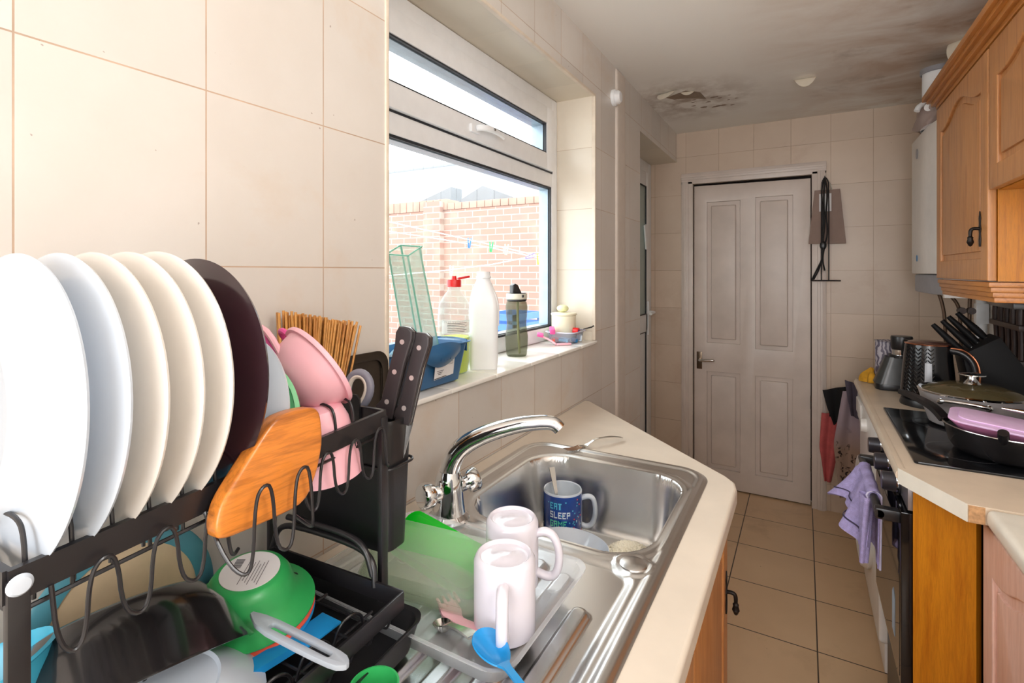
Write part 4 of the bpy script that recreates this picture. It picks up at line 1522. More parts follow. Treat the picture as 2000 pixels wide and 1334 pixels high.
def stand_plate(label, y, R, d, m, lean, coupe=False, xoff=0.106, grp='plates standing in the rack', zc=None, rotx=90, name='plate', zt=None):
    """eating side towards +y (away from the photographer)"""
    z = (uz(y) - 0.024 + R) if zc is None else zc
    c = rk(xoff, y, z)
    t = thing(name, label, 'plate', c, (math.radians(-90 + lean), 0, RA), grp)
    p = plate_prof(R, d, coupe)
    p = [(r, zz - d) for r, zz in p]
    MB().lathe(p, seg=88).build('dish', m, t, world=False, ang=50)
    return t


Y1 = 0.0535
stand_plate('large bluish white plate nearest the camera at the left edge of the rack', Y1, 0.1265, 0.021, M['white_china'], -3)
stand_plate('bluish white plate second from the left, just before the cream plates', Y1 + 0.027, 0.1265, 0.021, M['white_china'], -3)
stand_plate('first of the three cream plates, next to the white plates', Y1 + 0.0535, 0.1265, 0.019, M['cream_china'], -2)
stand_plate('middle of the three cream plates in the rack', Y1 + 0.0815, 0.1265, 0.019, M['cream_china'], -2)
stand_plate('last of the three cream plates, beside the dark plate', Y1 + 0.1075, 0.1265, 0.019, M['cream_china'], -2)
stand_plate('dark plum plate standing behind the cream plates', Y1 + 0.147, 0.1225, 0.021, M['plum_china'], -3, True)
stand_plate('pale bluish white side plate standing behind the dark plum plate', Y1 + 0.190, 0.088, 0.020, M['white_china'], -8, True, 0.116, zc=1.238)
gb = thing('bowl', 'green plastic bowl standing on edge behind the pale side plate', 'bowl', rk(0.112, Y1 + 0.212, 1.207), (math.radians(-90 - 16), 0, RA))
MB().lathe([(0, -0.03), (0.05, -0.03), (0.072, -0.008), (0.078, 0.0), (0.0755, 0.001), (0.07, -0.006), (0.048, -0.027), (0, -0.0275)], seg=56).build('body', M['dark_green'], gb, world=False)
MB().lathe([(0.0755, 0.001), (0.079, 0.003), (0.081, 0.0), (0.0775, -0.003)], seg=56).build('rim', M['mint'], gb, world=False)

PB_ROT = Vector((-0.22, -0.80, -0.52)).to_track_quat('Z', 'X').to_euler()
# pink silicone bowl with eared rim, another below it
pb = thing('silicone_bowl', 'pale pink round silicone bowl with an eared deep pink rim', 'bowl', (-0.543, 0.447, 1.273), PB_ROT)
R_ = 0.056
MB().lathe([(0, 0.050), (0.022, 0.048), (0.040, 0.037), (0.0515, 0.019), (R_, 0.0), (R_ - 0.003, 0.0), (0.048, 0.018), (0.037, 0.034), (0, 0.046)], seg=56).build('body', M['pink'], pb, world=False)
b = MB().lathe([(R_ - 0.003, -0.003), (R_ + 0.004, -0.003), (R_ + 0.005, 0.0), (R_ + 0.004, 0.003), (R_ - 0.001, 0.003)], seg=56)
b.build('rim', M['pink'], pb, world=False)
b = MB()
b.tube([(R_ - 0.004, 0.012, 0), (R_ + 0.012, 0.018, 0), (R_ + 0.020, 0.008, 0), (R_ + 0.012, -0.004, 0), (R_ - 0.002, -0.004, 0)], 0.004, 8, smooth=2)
b.xf(Matrix.Rotation(0.75, 4, 'Z'))
b.build('ear', M['magenta'], pb, world=False)
sp = thing('silicone_plate', 'deep pink eared silicone plate showing behind the pale side plate', 'plate', rk(0.080, 0.300, 1.256), (math.radians(72), math.radians(-36), math.radians(20)))
b = MB()
b.prism([(-0.045, -0.05), (0.045, -0.05), (0.052, 0.0), (0.046, 0.042), (0.036, 0.060), (0.026, 0.044), (0.0, 0.034), (-0.026, 0.044), (-0.036, 0.060), (-0.046, 0.042), (-0.052, 0.0)], 0.007, bev=0.003)
b.build('plate', M['magenta'], sp, world=False)
b = MB()
b.tube([(-0.045, -0.05, 0.007), (0.045, -0.05, 0.007), (0.052, 0.0, 0.007), (0.046, 0.042, 0.007), (0.036, 0.060, 0.007), (0.026, 0.044, 0.007), (0.0, 0.034, 0.007), (-0.026, 0.044, 0.007), (-0.036, 0.060, 0.007), (-0.046, 0.042, 0.007), (-0.052, 0.0, 0.007)], 0.004, 8, closed=True, smooth=1)
b.build('rim', M['pink'], sp, world=False)
p2 = thing('silicone_cup', 'pale pink silicone cup standing under the pink bowl', 'cup', rk(0.158, 0.346, 1.138), (math.radians(8), math.radians(-6), 0))
MB().lathe([(0, 0.092), (0.018, 0.092), (0.028, 0.086), (0.034, 0.070), (0.040, 0.0), (0.037, 0.0), (0.031, 0.068), (0.024, 0.083), (0, 0.088)], seg=44).build('body', M['pink'], p2, world=False)

# ---- chopping board resting in the outer loops
bp = [(0.0, 0.002), (0.05, 0.0), (0.097, 0.001), (0.115, 0.030), (0.124, 0.062), (0.122, 0.094), (0.114, 0.104), (0.085, 0.106), (0.062, 0.103), (0.030, 0.068), (0.004, 0.038), (-0.002, 0.018)]


def smooth_loop(P, n=2):
    for _ in range(n):
        Q = []
        for i in range(len(P)):
            a, c = P[i], P[(i + 1) % len(P)]
            Q += [(a[0] * .8 + c[0] * .2, a[1] * .8 + c[1] * .2), (a[0] * .2 + c[0] * .8, a[1] * .2 + c[1] * .8)]
        P = Q
    return P


cb_ = MB().prism(smooth_loop([(p[0] * 0.93, p[1] * 0.93) for p in bp]), 0.019, plane_mx((0, 0, 0), (0, 1, 0), (0, 0, 1)), bev=0.004, seg=3)
o1 = (-0.466, 0.262, 1.153)
cb_.xf(Matrix.Translation(o1) @ Euler((0, math.radians(-3), 0.0)).to_matrix().to_4x4())
tag(cb_.build('chopping_board', M['olive_wood']), 'small grainy wooden chopping board leaning in the front loops of the rack', 'chopping board')

# ---- knives, scissors, tin, bamboo brush
def knife(label, tip, top, turn):
    """top = handle butt; tip = down in the holder"""
    top, tip = Vector(top), Vector(tip)
    L = (top - tip).length
    t = thing('kitchen_knife', label, 'knife', tuple(tip), (0, 0, 0), 'knives in the cutlery holder')
    d = (top - tip).normalized()
    ex = Vector((math.cos(turn), math.sin(turn), 0))
    ex = (ex - d * ex.dot(d)).normalized()
    mx = plane_mx(tip, ex, d)
    hb = 0.132
    b = MB().prism([(-0.002, 0), (0.006, 0.01), (0.015, 0.06), (0.017, L - hb + 0.004), (-0.015, L - hb + 0.004), (-0.015, 0.05)], 0.0016, mx @ Matrix.Translation((0, 0, -0.0008)))
    b.build('blade', M['cutlery'], t)
    hp = [(-0.0155, L - hb), (-0.015, L - hb + 0.012), (-0.009, L - hb + 0.022), (-0.0095, L - 0.03), (-0.013, L - 0.012), (-0.010, L - 0.002), (0.004, L), (0.012, L - 0.004), (0.0145, L - 0.014), (0.0125, L - 0.05), (0.014, L - hb)]
    hd = MB()
    for s_ in (-1, 1):
        hd.prism(hp, 0.0062, mx @ Matrix.Translation((0, 0, 0.0011 if s_ > 0 else -0.0073)), bev=0.0022, seg=3)
    hnd = hd.build('handle', M['knife_handle'], t)
    MB().prism(hp, 0.0022, mx @ Matrix.Translation((0, 0, -0.0011))).build('tang', M['cutlery'], t)
    for f in (0.022, 0.066, 0.110):
        MB().cyl(mx @ Vector((0.001, L - hb + f, -0.0077)), mx @ Vector((0.001, L - hb + f, 0.0077)), 0.0036, seg=14).build('rivet', M['rivet'], hnd)
    return t


knife('left of two dark-handled knives in the cutlery holder', (-0.554, 0.530, 1.05), (-0.492, 0.560, 1.316), math.radians(12))
knife('right of two dark-handled knives in the cutlery holder', (-0.530, 0.536, 1.03), (-0.474, 0.575, 1.307), math.radians(12))

sc = thing('scissors', 'grey-handled scissors standing in the cutlery holder', 'scissors', (-0.578, 0.53, 1.06))
SM = plane_mx((-0.578, 0.532, 1.06), (0.985, 0.17, 0.0), (-0.02, 0.0, 1)) @ Matrix.Diagonal((0.93, 0.93, 0.93, 1))


def egg(cx, cy, a, b_, tilt, n=26):
    return [(cx + math.cos(tilt) * a * math.cos(t) - math.sin(tilt) * b_ * math.sin(t) * (1 + 0.18 * math.cos(t)), cy + math.sin(tilt) * a * math.cos(t) + math.cos(tilt) * b_ * math.sin(t) * (1 + 0.18 * math.cos(t))) for t in [2 * PI * k_ / n for k_ in range(n)]]


for s_, cx in ((1, 0.018), (-1, -0.040)):
    b = MB()
    b.tube([SM @ Vector((p[0], p[1], 0)) for p in egg(cx, 0.172, 0.030, 0.020, PI / 2 - s_ * 0.35)], 0.0062, 10, closed=True)
    b.tube([SM @ Vector(p) for p in ((cx - s_ * 0.004, 0.146, 0), (cx - s_ * 0.006, 0.120, 0), (-0.010, 0.085, 0))], [0.010, 0.009, 0.006], 10, smooth=1)
    hnd = b.build('handle', M['grey_handle'], sc)
    MB().tube([SM @ Vector((p[0], p[1], 0.003)) for p in egg(cx, 0.172, 0.0255, 0.0155, PI / 2 - s_ * 0.35)], 0.0035, 8, closed=True).build('grip_lining', M['white_rubber'], hnd)
MB().prism([(-0.014, 0.09), (0.002, 0.09), (0.004, 0.0), (-0.004, 0.0)], 0.003, SM).build('blades', M['cutlery'], sc)

tn = thing('baking_tin', 'dark baking tin with rounded corner standing against the tiled wall behind the scissors', 'baking tin', rk(0.012, 0.50, 1.12))
b = MB()
tmx = plane_mx((-0.722, 0.585, 1.055), (0.03, 1, 0), (-0.03, 0, 1))
b.prism(rrect(0, 0.175, 0, 0.185, 0.028), 0.004, tmx, [rrect(0.016, 0.159, 0.016, 0.169, 0.02)], bev=0.001)
b.prism(rrect(0.014, 0.161, 0.014, 0.171, 0.02), 0.002, tmx @ Matrix.Translation((0, 0, -0.004)))
b.build('tin', M['tin'], tn)

br_ = thing('bamboo_brush', 'bamboo skewer brush fanned out against the wall behind the pink bowl', 'brush', (-0.705, 0.54, 1.13))
random.seed(11)
for i in range(96):
    f = i / 95.0
    row = i % 4
    a = -0.03 + 0.46 * f + random.uniform(-0.025, 0.025)
    z1 = 1.332 - 0.030 * f + random.uniform(-0.006, 0.003)
    y1 = 0.512 + 0.145 * f + random.uniform(-0.003, 0.003)
    if i in (0, 1):
        y1 -= 0.006
    x = -0.712 + row * 0.008 + random.uniform(-0.002, 0.002)
    z0 = 1.125
    y0 = y1 - (z1 - z0) * math.tan(a) * 0.78
    b = MB().tube([(x + 0.01, y0, z0), (x, y1, z1)], [0.0019, 0.0022], 6)
    b.build('bristle', M['bamboo'], br_, ang=80)
b = MB()
b.tube([(-0.698, 0.488, 1.165), (-0.690, 0.518, 1.160), (-0.694, 0.566, 1.150)], 0.006, 10, smooth=1)
b.build('binding', M['bamboo'], br_)

# ---- lower basket: pan, bowls, odd pieces
pn = thing('frying_pan', 'black non-stick pan lying upside down in the lower basket of the rack', 'pan', (-0.584, 0.252, 0.976), Vector((-0.58, 0.15, 0.80)).to_track_quat('Z', 'X').to_euler())
b = MB()
b.lathe([(0, 0.052), (0.068, 0.052), (0.078, 0.049), (0.098, 0.030), (0.114, 0.004), (0.118, 0.0), (0.119, -0.002), (0.115, -0.002), (0.110, 0.004), (0.094, 0.026), (0.076, 0.044), (0, 0.047)], seg=64)
b.xf(Matrix.Diagonal((0.95, 0.95, 1.42, 1)))
b.build('body', M['black_pan'], pn, world=False, ang=60)
b = MB().lathe([(0, 0.030), (0.04, 0.030), (0.043, 0.033), (0.047, 0.030), (0.080, 0.004), (0.084, 0.0), (0.082, -0.001), (0.076, 0.002), (0.044, 0.026), (0, 0.026)], seg=56)
b.xf(Matrix.Translation((-0.540, 0.270, 0.958)) @ Euler((0.10, 0.12, 0)).to_matrix().to_4x4())
tag(b.build('bowl', M['white_china']), 'white bowl upside down under the black pan in the lower basket', 'bowl')
tr = thing('rimmed_plate', 'teal-rimmed cream plate standing against the wall under the plates', 'plate', (-0.700, 0.310, 0.972))
tmx = Matrix.Translation((-0.700, 0.300, 0.985)) @ Euler((0, math.radians(82), 0)).to_matrix().to_4x4()
MB().lathe([(0.078, -0.001), (0.098, 0.001), (0.101, 0.003), (0.098, 0.005), (0.078, 0.004)], tmx, seg=64).build('rim', M['teal'], tr)
MB().lathe([(0, -0.001), (0.079, -0.001), (0.079, 0.003), (0, 0.003)], tmx, seg=64).build('centre', mat('cream plate centre', (220, 196, 160), 0.3), tr)
MB().tube([(-0.695, 0.350, 1.072), (-0.690, 0.372, 1.088), (-0.692, 0.384, 1.100)], 0.006, 8, smooth=1).build('handle_stub', M['teal'], tr)
tb = thing('teal_jug', 'bright teal plastic jug rim at the far left edge behind the pan', 'jug', (-0.690, 0.150, 0.96))
MB().lathe([(0.050, -0.05), (0.060, 0.0), (0.064, 0.032), (0.067, 0.034), (0.064, 0.036), (0.060, 0.030), (0.046, -0.046), (0, -0.048)], Matrix.Translation((-0.615, 0.150, 1.008)) @ Euler((0.2, -0.3, 0)).to_matrix().to_4x4(), seg=40).build('body', M['teal_bright'], tb)


def stack_bowl(label, m, z, first=False):
    t = thing('bowl', label, 'bowl', (-0.592, 0.386, z), (math.radians(5), math.radians(7), 0), 'upturned plastic bowls in the rack')
    b = MB().lathe([(0, 0.046), (0.038, 0.046), (0.043, 0.044), (0.050, 0.034), (0.054, 0.018), (0.060, 0.011), (0.072, 0.002), (0.080, -0.001), (0.080, -0.003), (0.071, -0.001), (0.056, 0.008), (0.050, 0.018), (0.046, 0.032), (0, 0.043)], seg=64)
    b.xf(Matrix.Diagonal((0.93, 0.93, 0.93, 1)))
    b.build('body', m, t, world=False)
    return t


stack_bowl('blue plastic bowl at the bottom of the upturned stack', M['blue'], 0.974)
stack_bowl('coral plastic bowl between the green and the blue upturned bowls', M['coral'], 0.980)
gbw = stack_bowl('green plastic bowl with a paper label on its base, top of the upturned stack', M['green_bowl'], 0.987)
b = MB().lathe([(0, 0.0438), (0.0335, 0.0438), (0.0335, 0.0431)], seg=48)
lb = b.build('base_label', M['paper'], gbw, world=False)
b = MB()
cd = -0.95
for k_ in range(9):
    b.box((-0.018 + 0.0018 * k_, -0.018, 0.0441), (0.0009 if k_ % 3 else 0.0013, 0.010, 0.0003))
for r_ in range(7):
    b.box((0.004, 0.016 - r_ * 0.0036, 0.0441), (0.040 - (r_ % 3) * 0.006, 0.0007, 0.0003))
b.xf(Matrix.Rotation(cd, 4, 'Z'))
b.build('small_print', mat('grey small print', (120, 116, 120), 0.6), lb, world=False, smooth=False)

pl = thing('peeler', 'milky white slotted plastic handle lying across the lower basket', 'utensil', (-0.51, 0.386, 0.98))
pp = [(0.0, 0.004), (0.03, -0.010), (0.10, -0.0105), (0.140, -0.009), (0.150, -0.003), (0.150, 0.003), (0.140, 0.009), (0.10, 0.0105), (0.03, 0.010)]
b = MB().prism(smooth_loop(pp, 1), 0.006, plane_mx((-0.540, 0.346, 1.010), (0.995, 0.07, -0.05), (-0.07, 0.995, 0.0)), [rrect(0.040, 0.128, -0.0035, 0.0035, 0.003)], bev=0.0015)
b.build('slotted_handle', M['peeler'], pl)
ut = thing('spatula', 'blue plastic spatula handle lying in the lower basket', 'utensil', (-0.56, 0.37, 0.935))
MB().tube([(-0.512, 0.396, 0.964), (-0.515, 0.350, 0.966), (-0.521, 0.295, 0.968), (-0.525, 0.250, 0.970)], 1.0, flat=(0.0105, 0.004), smooth=1).build('handle', M['blue'], ut)
MB().box((-0.511, 0.416, 0.963), (0.034, 0.05, 0.003), bev=0.001).build('blade', M['blue'], ut)
cu = thing('beaker', 'green plastic beaker at the bottom edge of the photo beside the rack', 'cup', (-0.395, 0.395, 0.905))
MB().lathe([(0, 0.0), (0.022, 0.0), (0.026, 0.05), (0.024, 0.05), (0.020, 0.003), (0, 0.003)], Matrix.Translation((-0.396, 0.398, 0.9065)), seg=36).build('body', M['green_bowl'], cu)
# ------------------------------------------------------------------ things on the window sill
SZ = WZ0 + 0.0005
bk = thing('plastic_basket', 'mid blue plastic basket with moulded handles and a paper label on the sill', 'basket', (-0.815, 0.93, SZ))
b = MB()
open_box(b, -0.882, -0.748, 0.795, 1.085, SZ, SZ + 0.100, 0.020, 0.014, 0.0025, 0.010)
b.build('body', M['basket_blue'], bk)
# lug handles curving out on the long side and at the far end
b = MB()


def lug(u, v):
    y = 0.885 + 0.15 * u
    k_ = math.sin(PI * u)
    return (-0.741 + 0.014 * math.sin(PI * v) * k_ + 0.006 * (1 - v) * k_, y, SZ + 0.100 - 0.045 * v * (0.4 + 0.6 * k_) + 0.010 * k_ * (1 - v))


b.shell(lug, 18, 8, closed_u=False, thick=0.002)
for k_ in range(4):
    y = 0.937 + k_ * 0.012
    b.tube([(-0.7275, y, SZ + 0.097), (-0.7245, y + 0.002, SZ + 0.083), (-0.7265, y + 0.004, SZ + 0.072)], 0.0014, 6, smooth=1)
b.build('side_handle', M['basket_blue'], bk)
b = MB()


def lug2(u, v):
    x = -0.868 + 0.112 * u
    k_ = math.sin(PI * u)
    return (x, 1.088 + 0.018 * k_ * (1 - v * 0.6), SZ + 0.104 - 0.030 * v)


b.shell(lug2, 12, 5, closed_u=False, thick=0.002)
b.build('end_handle', M['basket_blue'], bk)
lmx = plane_mx((-0.7528, 0.940, SZ + 0.022), (0.07, 0.99, 0.0), (0.10, 0.0, 1.0))
lmx = plane_mx((-0.7515, 0.944, SZ + 0.024), (0.0, 1.0, 0.0), (0.115, 0.0, 0.9935))
lb = MB().prism([(0, 0), (0.074, 0.004), (0.074, 0.047), (0, 0.044)], 0.0005, lmx @ Matrix.Translation((0, 0, 0.0016))).build('paper_label', M['paper'], bk, smooth=False)
text('label_word', 'wham', 0.013, lmx @ Matrix.Translation((0.006, 0.029, 0.0023)), M['ink'], lb)
b = MB()
b.prism([(0.001, 0.001), (0.046, 0.0035), (0.046, 0.0052), (0.001, 0.003)], 0.0003, lmx @ Matrix.Translation((0, 0, 0.0022)))
for r_, (x0, x1) in enumerate(((0.008, 0.034), (0.010, 0.030), (0.014, 0.026))):
    b.prism([(x0, 0.019 - r_ * 0.004), (x1, 0.019 - r_ * 0.004), (x1, 0.0202 - r_ * 0.004), (x0, 0.0202 - r_ * 0.004)], 0.0003, lmx @ Matrix.Translation((0, 0, 0.0022)))
for r_ in range(4):
    b.prism([(0.050, 0.040 - r_ * 0.003), (0.070, 0.040 - r_ * 0.003), (0.070, 0.0407 - r_ * 0.003), (0.050, 0.0407 - r_ * 0.003)], 0.0003, lmx @ Matrix.Translation((0, 0, 0.0022)))
b.build('label_print', M['ink'], lb, smooth=False)

# tall square glass vase leaning in the basket
va = thing('glass_vase', 'tall pale green glass vase tipped over in the blue basket', 'vase', (-0.83, 0.985, SZ + 0.02))
vm = Matrix.Translation((-0.828, 1.012, SZ + 0.018)) @ Euler((math.radians(23), math.radians(4), math.radians(8))).to_matrix().to_4x4()
b = MB()


def vase(u, v):
    s_ = 0.034 - 0.006 * v + (0.004 if v > 0.97 else 0)
    a = 2 * PI * u + PI / 4
    k_ = s_ / max(abs(math.cos(a)), abs(math.sin(a))) if True else s_
    k_ = min(k_, s_ * 1.30)
    return (k_ * math.cos(a), k_ * math.sin(a), 0.335 * v)


b.shell(vase, 40, 10)
b.xf(vm)
b.build('body', M['glass_green'], va)
b = MB()
for sx in (-1, 1):
    for sy in (-1, 1):
        b.tube([(sx * 0.0305, sy * 0.0305, 0.0), (sx * 0.025, sy * 0.025, 0.335)], 0.0022, 6)
b.tube([(x * 0.029, y * 0.029, 0.336) for x, y in ((-1, -1), (1, -1), (1, 1), (-1, 1))], 0.002, 6, closed=True)
b.xf(vm)
b.build('thick_edges', M['glass_edge'], va)
sp_ = thing('cleaning_cloth', 'pale blue cloth bunched in the blue basket beside the vase', 'cloth', (-0.80, 0.97, SZ + 0.09))
random.seed(2)
b = MB()


def blob(u, v):
    a = 2 * PI * u
    r = 0.052 * math.sin(PI * v) * (1 + 0.12 * math.sin(5 * a) + 0.08 * math.sin(9 * a + 4 * v))
    return (-0.822 + 0.75 * r * math.cos(a), 0.960 + 1.25 * r * math.sin(a), SZ + 0.030 + 0.090 * v)


b.shell(blob, 40, 14)
b.build('cloth', mat('pale blue cloth', (150, 192, 212), 0.8, vary=0.2, vscale=60), sp_)
bx = thing('soap_tub', 'small clear plastic tub in the near end of the blue basket', 'tub', (-0.80, 0.86, SZ + 0.02))
b = MB()
open_box(b, -0.840, -0.770, 0.822, 0.880, SZ + 0.006, SZ + 0.085, 0.012, 0.003, 0.0015)
b.build('tub', M['tub'], bx)

# washing-up liquid
wl = thing('washing_up_bottle', 'clear washing-up liquid bottle with red flip cap and lime liquid', 'bottle', (-0.840, 1.146, SZ))
q = Matrix.Translation((-0.840, 1.146, SZ)) @ Matrix.Rotation(0.25, 4, 'Z')
MB().lathe([(0, 0.0), (0.034, 0.0), (0.040, 0.006), (0.042, 0.03), (0.043, 0.110), (0.044, 0.150), (0.040, 0.190), (0.026, 0.215), (0.017, 0.226), (0.016, 0.238)], q, 44, 1.0, 1.25).build('body', M['bottle_clear'], wl)
MB().lathe([(0, 0.004), (0.036, 0.004), (0.040, 0.03), (0.041, 0.098), (0, 0.098)], q, 40, 1.0, 1.25).build('liquid', M['lime'], wl)
b = MB().lathe([(0.0, 0.256), (0.019, 0.256), (0.020, 0.252), (0.020, 0.236), (0.0, 0.236)], q, 28)
b.cyl(q @ Vector((0, 0, 0.255)), q @ Vector((0, 0, 0.266)), 0.008, 0.006, 16)
cap = b.build('cap', M['red'], wl)
b = MB().box(q @ Vector((0.020, 0.020, 0.262)), (0.016, 0.034, 0.007), rot=(0.15, 0, -0.6), bev=0.003)
b.build('flip_lid', M['red'], cap)
def lab_fn(u, v):
    a = -1.9 + 2.0 * u
    return q @ Vector((0.0438 * math.cos(a), 1.25 * 0.0438 * math.sin(a), 0.112 + 0.035 * v))
MB().shell(lab_fn, 16, 3, closed_u=False).build('label', clear('milky label film', (240, 240, 236), 0.5, 0.3), wl)
b = MB()
for r_ in range(6):
    b.tube([q @ Vector((0.0446 * math.cos(a), 1.25 * 0.0446 * math.sin(a), 0.140 - 0.0045 * r_)) for a in [-1.5 + 0.15 * k_ for k_ in range(9 - r_ % 2)]], 0.0005, 4)
b.build('label_print', M['ink'], wl)

# milk bottle
mk = thing('milk_bottle', 'opaque white plastic milk bottle with a moulded grip, no cap', 'bottle', (-0.808, 1.246, SZ))
q = Matrix.Translation((-0.808, 1.246, SZ)) @ Matrix.Rotation(math.radians(33), 4, 'Z')


def milk(u, v):
    a = 2 * PI * u
    if v < 0.62:
        s_, z, sq = 0.0465 + 0.0035 * min(1, v / 0.1), v / 0.62 * 0.165, 1.0
    else:
        t = (v - 0.62) / 0.38
        s_ = 0.050 + (0.0245 - 0.050) * (t ** 1.7)
        z, sq = 0.165 + 0.080 * t ** 0.8, 1 - t
    k_ = 1 / max(abs(math.cos(a)), abs(math.sin(a)))
    k_ = min(k_, 1.25)
    r = s_ * (k_ * sq + (1 - sq))
    # scoop behind the grip
    x, y = r * math.cos(a), r * math.sin(a)
    return (x, y, z)


b = MB().shell(milk, 56, 30)
b.lathe([(0.0245, 0.243), (0.0235, 0.250), (0.0265, 0.252), (0.0265, 0.257), (0.0235, 0.258), (0.0235, 0.270), (0.0215, 0.270), (0.0215, 0.250)], seg=32)
b.lathe([(0, 0.0), (0.045, 0.0)], seg=40)
q = q @ Matrix.Diagonal((0.83, 0.83, 1.03, 1))
b.xf(q)
b.build('body', M['milk'], mk)
b = MB().tube([(0.018, -0.012, 0.226), (0.038, -0.024, 0.205), (0.046, -0.028, 0.165), (0.046, -0.028, 0.120)], [0.009, 0.010, 0.010, 0.008], 14, smooth=2)
b.xf(q)
b.build('grip', M['milk'], mk)

# water bottle
wb_ = thing('water_bottle', 'smoky grey water bottle with a white collar and black spout', 'bottle', (-0.826, 1.475, SZ))
q = Matrix.Translation((-0.826, 1.475, SZ))
b = MB().lathe([(0, 0.003), (0.030, 0.0), (0.0335, 0.004), (0.0365, 0.03), (0.0375, 0.065), (0.0335, 0.095), (0.0325, 0.110), (0.0350, 0.140), (0.0365, 0.162), (0.0330, 0.178), (0.0290, 0.184)], q, 44)
b.build('body', M['smoke'], wb_)
MB().lathe([(0.0, 0.184), (0.030, 0.184), (0.034, 0.188), (0.0345, 0.192), (0.0345, 0.204), (0.032, 0.207), (0, 0.207)], q, 40).build('collar', mat('bone plastic', (206, 202, 186), 0.4), wb_)
b = MB().lathe([(0.0295, 0.180), (0.0335, 0.183), (0.0335, 0.189), (0.03, 0.19)], q, 40)
b.lathe([(0.034, 0.203), (0.032, 0.208), (0.0, 0.209)], q, 40)
b.box(q @ Vector((0.030, -0.014, 0.198)), (0.008, 0.008, 0.008), bev=0.001)
b.build('seal', M['black_plastic'], wb_)
b = MB().prism([(-0.018, 0), (0.018, 0), (0.012, 0.010), (0.002, 0.028), (-0.008, 0.032), (-0.018, 0.026)], 0.024, q @ plane_mx((0, -0.006, 0.207), (0.45, 0.9, 0), (0, 0, 1)) @ Matrix.Translation((0, 0, -0.012)), bev=0.005, seg=3)
b.build('spout', M['black_plastic'], wb_)
MB().tube([q @ Vector(p) for p in ((0.004, 0, 0.184), (0.004, 0.002, 0.10), (0.008, 0.006, 0.008))], 0.0042, 10, smooth=1).build('straw', mat('pale straw', (196, 196, 150), 0.5), wb_)

# clear tub with odds and ends, ivory pot behind it
ct = thing('clear_tub', 'clear bluish plastic tub of small bits at the far end of the sill', 'tub', (-0.815, 1.845, SZ))
b = MB()
open_box(b, -0.872, -0.760, 1.785, 1.925, SZ, SZ + 0.044, 0.026, 0.006, 0.0018, 0.004)
b.build('body', M['clear_blue'], ct)
b = MB().tube([(p[0], p[1], SZ + 0.0445) for p in rrect(-0.878, -0.754, 1.779, 1.931, 0.030)], 0.0022, 8, closed=True)
b.build('rim', mat('pale lilac rim', (214, 214, 232), 0.3), ct)
random.seed(9)
for i, (nm, m_, x, y, z, s_) in enumerate((('hair_clip', 'aqua', -0.800, 1.806, 0.016, (0.04, 0.03, 0.014)), ('bead_box', 'print_white', -0.775, 1.895, 0.016, (0.020, 0.03, 0.024)), ('bottle_top', 'sticker_blue', -0.775, 1.845, 0.012, (0.02, 0.026, 0.014)), ('pink_bead', 'coral', -0.84, 1.806, 0.014, (0.03, 0.024, 0.016)))):
    lab = ('aqua hair clip inside the clear tub', 'small white box inside the clear tub', 'blue bottle top inside the clear tub', 'coral bead inside the clear tub')[i]
    tag(MB().box((x, y, SZ + z), s_, rot=(0.1 * i, 0.1, 0.4 * i), bev=0.004).build(nm, M[m_]), lab, ('hair clip', 'box', 'bottle top', 'bead')[i])
b = MB().lathe([(0.006, -0.011), (0.013, -0.011), (0.014, -0.007), (0.014, 0.007), (0.013, 0.011), (0.006, 0.011)], Matrix.Translation((-0.775, 1.862, SZ + 0.045)) @ Euler((0.3, PI / 2, 0.3)).to_matrix().to_4x4(), 24)
hb_ = b.build('hair_bobble', M['red'])
tag(hb_, 'rolled red hair bobble on top of the clear tub', 'hair bobble')
MB().lathe([(0.0, -0.012), (0.006, -0.012), (0.006, 0.012), (0, 0.012)], Matrix.Translation((-0.775, 1.862, SZ + 0.045)) @ Euler((0.3, PI / 2, 0.3)).to_matrix().to_4x4(), 16).build('core', mat('violet elastic', (96, 60, 150), 0.7), hb_)
b = MB().box((-0.842, 1.785, SZ + 0.052), (0.020, 0.060, 0.020), rot=(0.12, 0, 0.5), bev=0.004)
tag(b.build('hair_clasp', M['magenta']), 'bright pink clasp lying across the back of the clear tub', 'hair clasp')
bg_ = thing('pink_strap', 'pale pink strap with a deep pink buckle hanging off the clear tub', 'strap', (-0.83, 1.75, SZ))
MB().tube([(-0.858, 1.728, SZ + 0.034), (-0.835, 1.742, SZ + 0.022), (-0.812, 1.752, SZ + 0.006)], 1.0, flat=(0.009, 0.003), smooth=2).build('band', M['pink'], bg_)
MB().box((-0.862, 1.722, SZ + 0.040), (0.024, 0.030, 0.010), rot=(0.2, 0.2, 0.5), bev=0.003).build('buckle', M['magenta'], bg_)
b = MB().box((-0.792, 1.775, SZ + 0.004), (0.020, 0.062, 0.007), rot=(0, 0, -1.02 + 0.35), bev=0.002)
tag(b.build('pink_clip', M['pink']), 'flat pale pink clip lying on the sill before the clear tub', 'clip')
b = MB().tube([(-0.770, 1.925, SZ + 0.047), (-0.742, 1.945, SZ + 0.055), (-0.735, 1.95, SZ + 0.060)], [0.002, 0.003, 0.003], 8)
tag(b.build('eyeliner_pencil', M['black_plastic']), 'black pencil end sticking out over the clear tub', 'pencil')
pt = thing('ivory_pot', 'round ivory plastic pot with a pale yellow knob in the corner of the sill', 'pot', (-0.836, 1.875, SZ))
q = Matrix.Translation((-0.832, 1.872, SZ + 0.003))
MB().lathe([(0, 0), (0.044, 0), (0.047, 0.004), (0.048, 0.101), (0.046, 0.103), (0, 0.103)], q, 48).build('body', M['pot_cream'], pt)
ld = MB().lathe([(0, 0.103), (0.051, 0.103), (0.052, 0.107), (0.050, 0.111), (0.030, 0.113), (0, 0.114)], q, 48).build('lid', M['pot_cream'], pt)
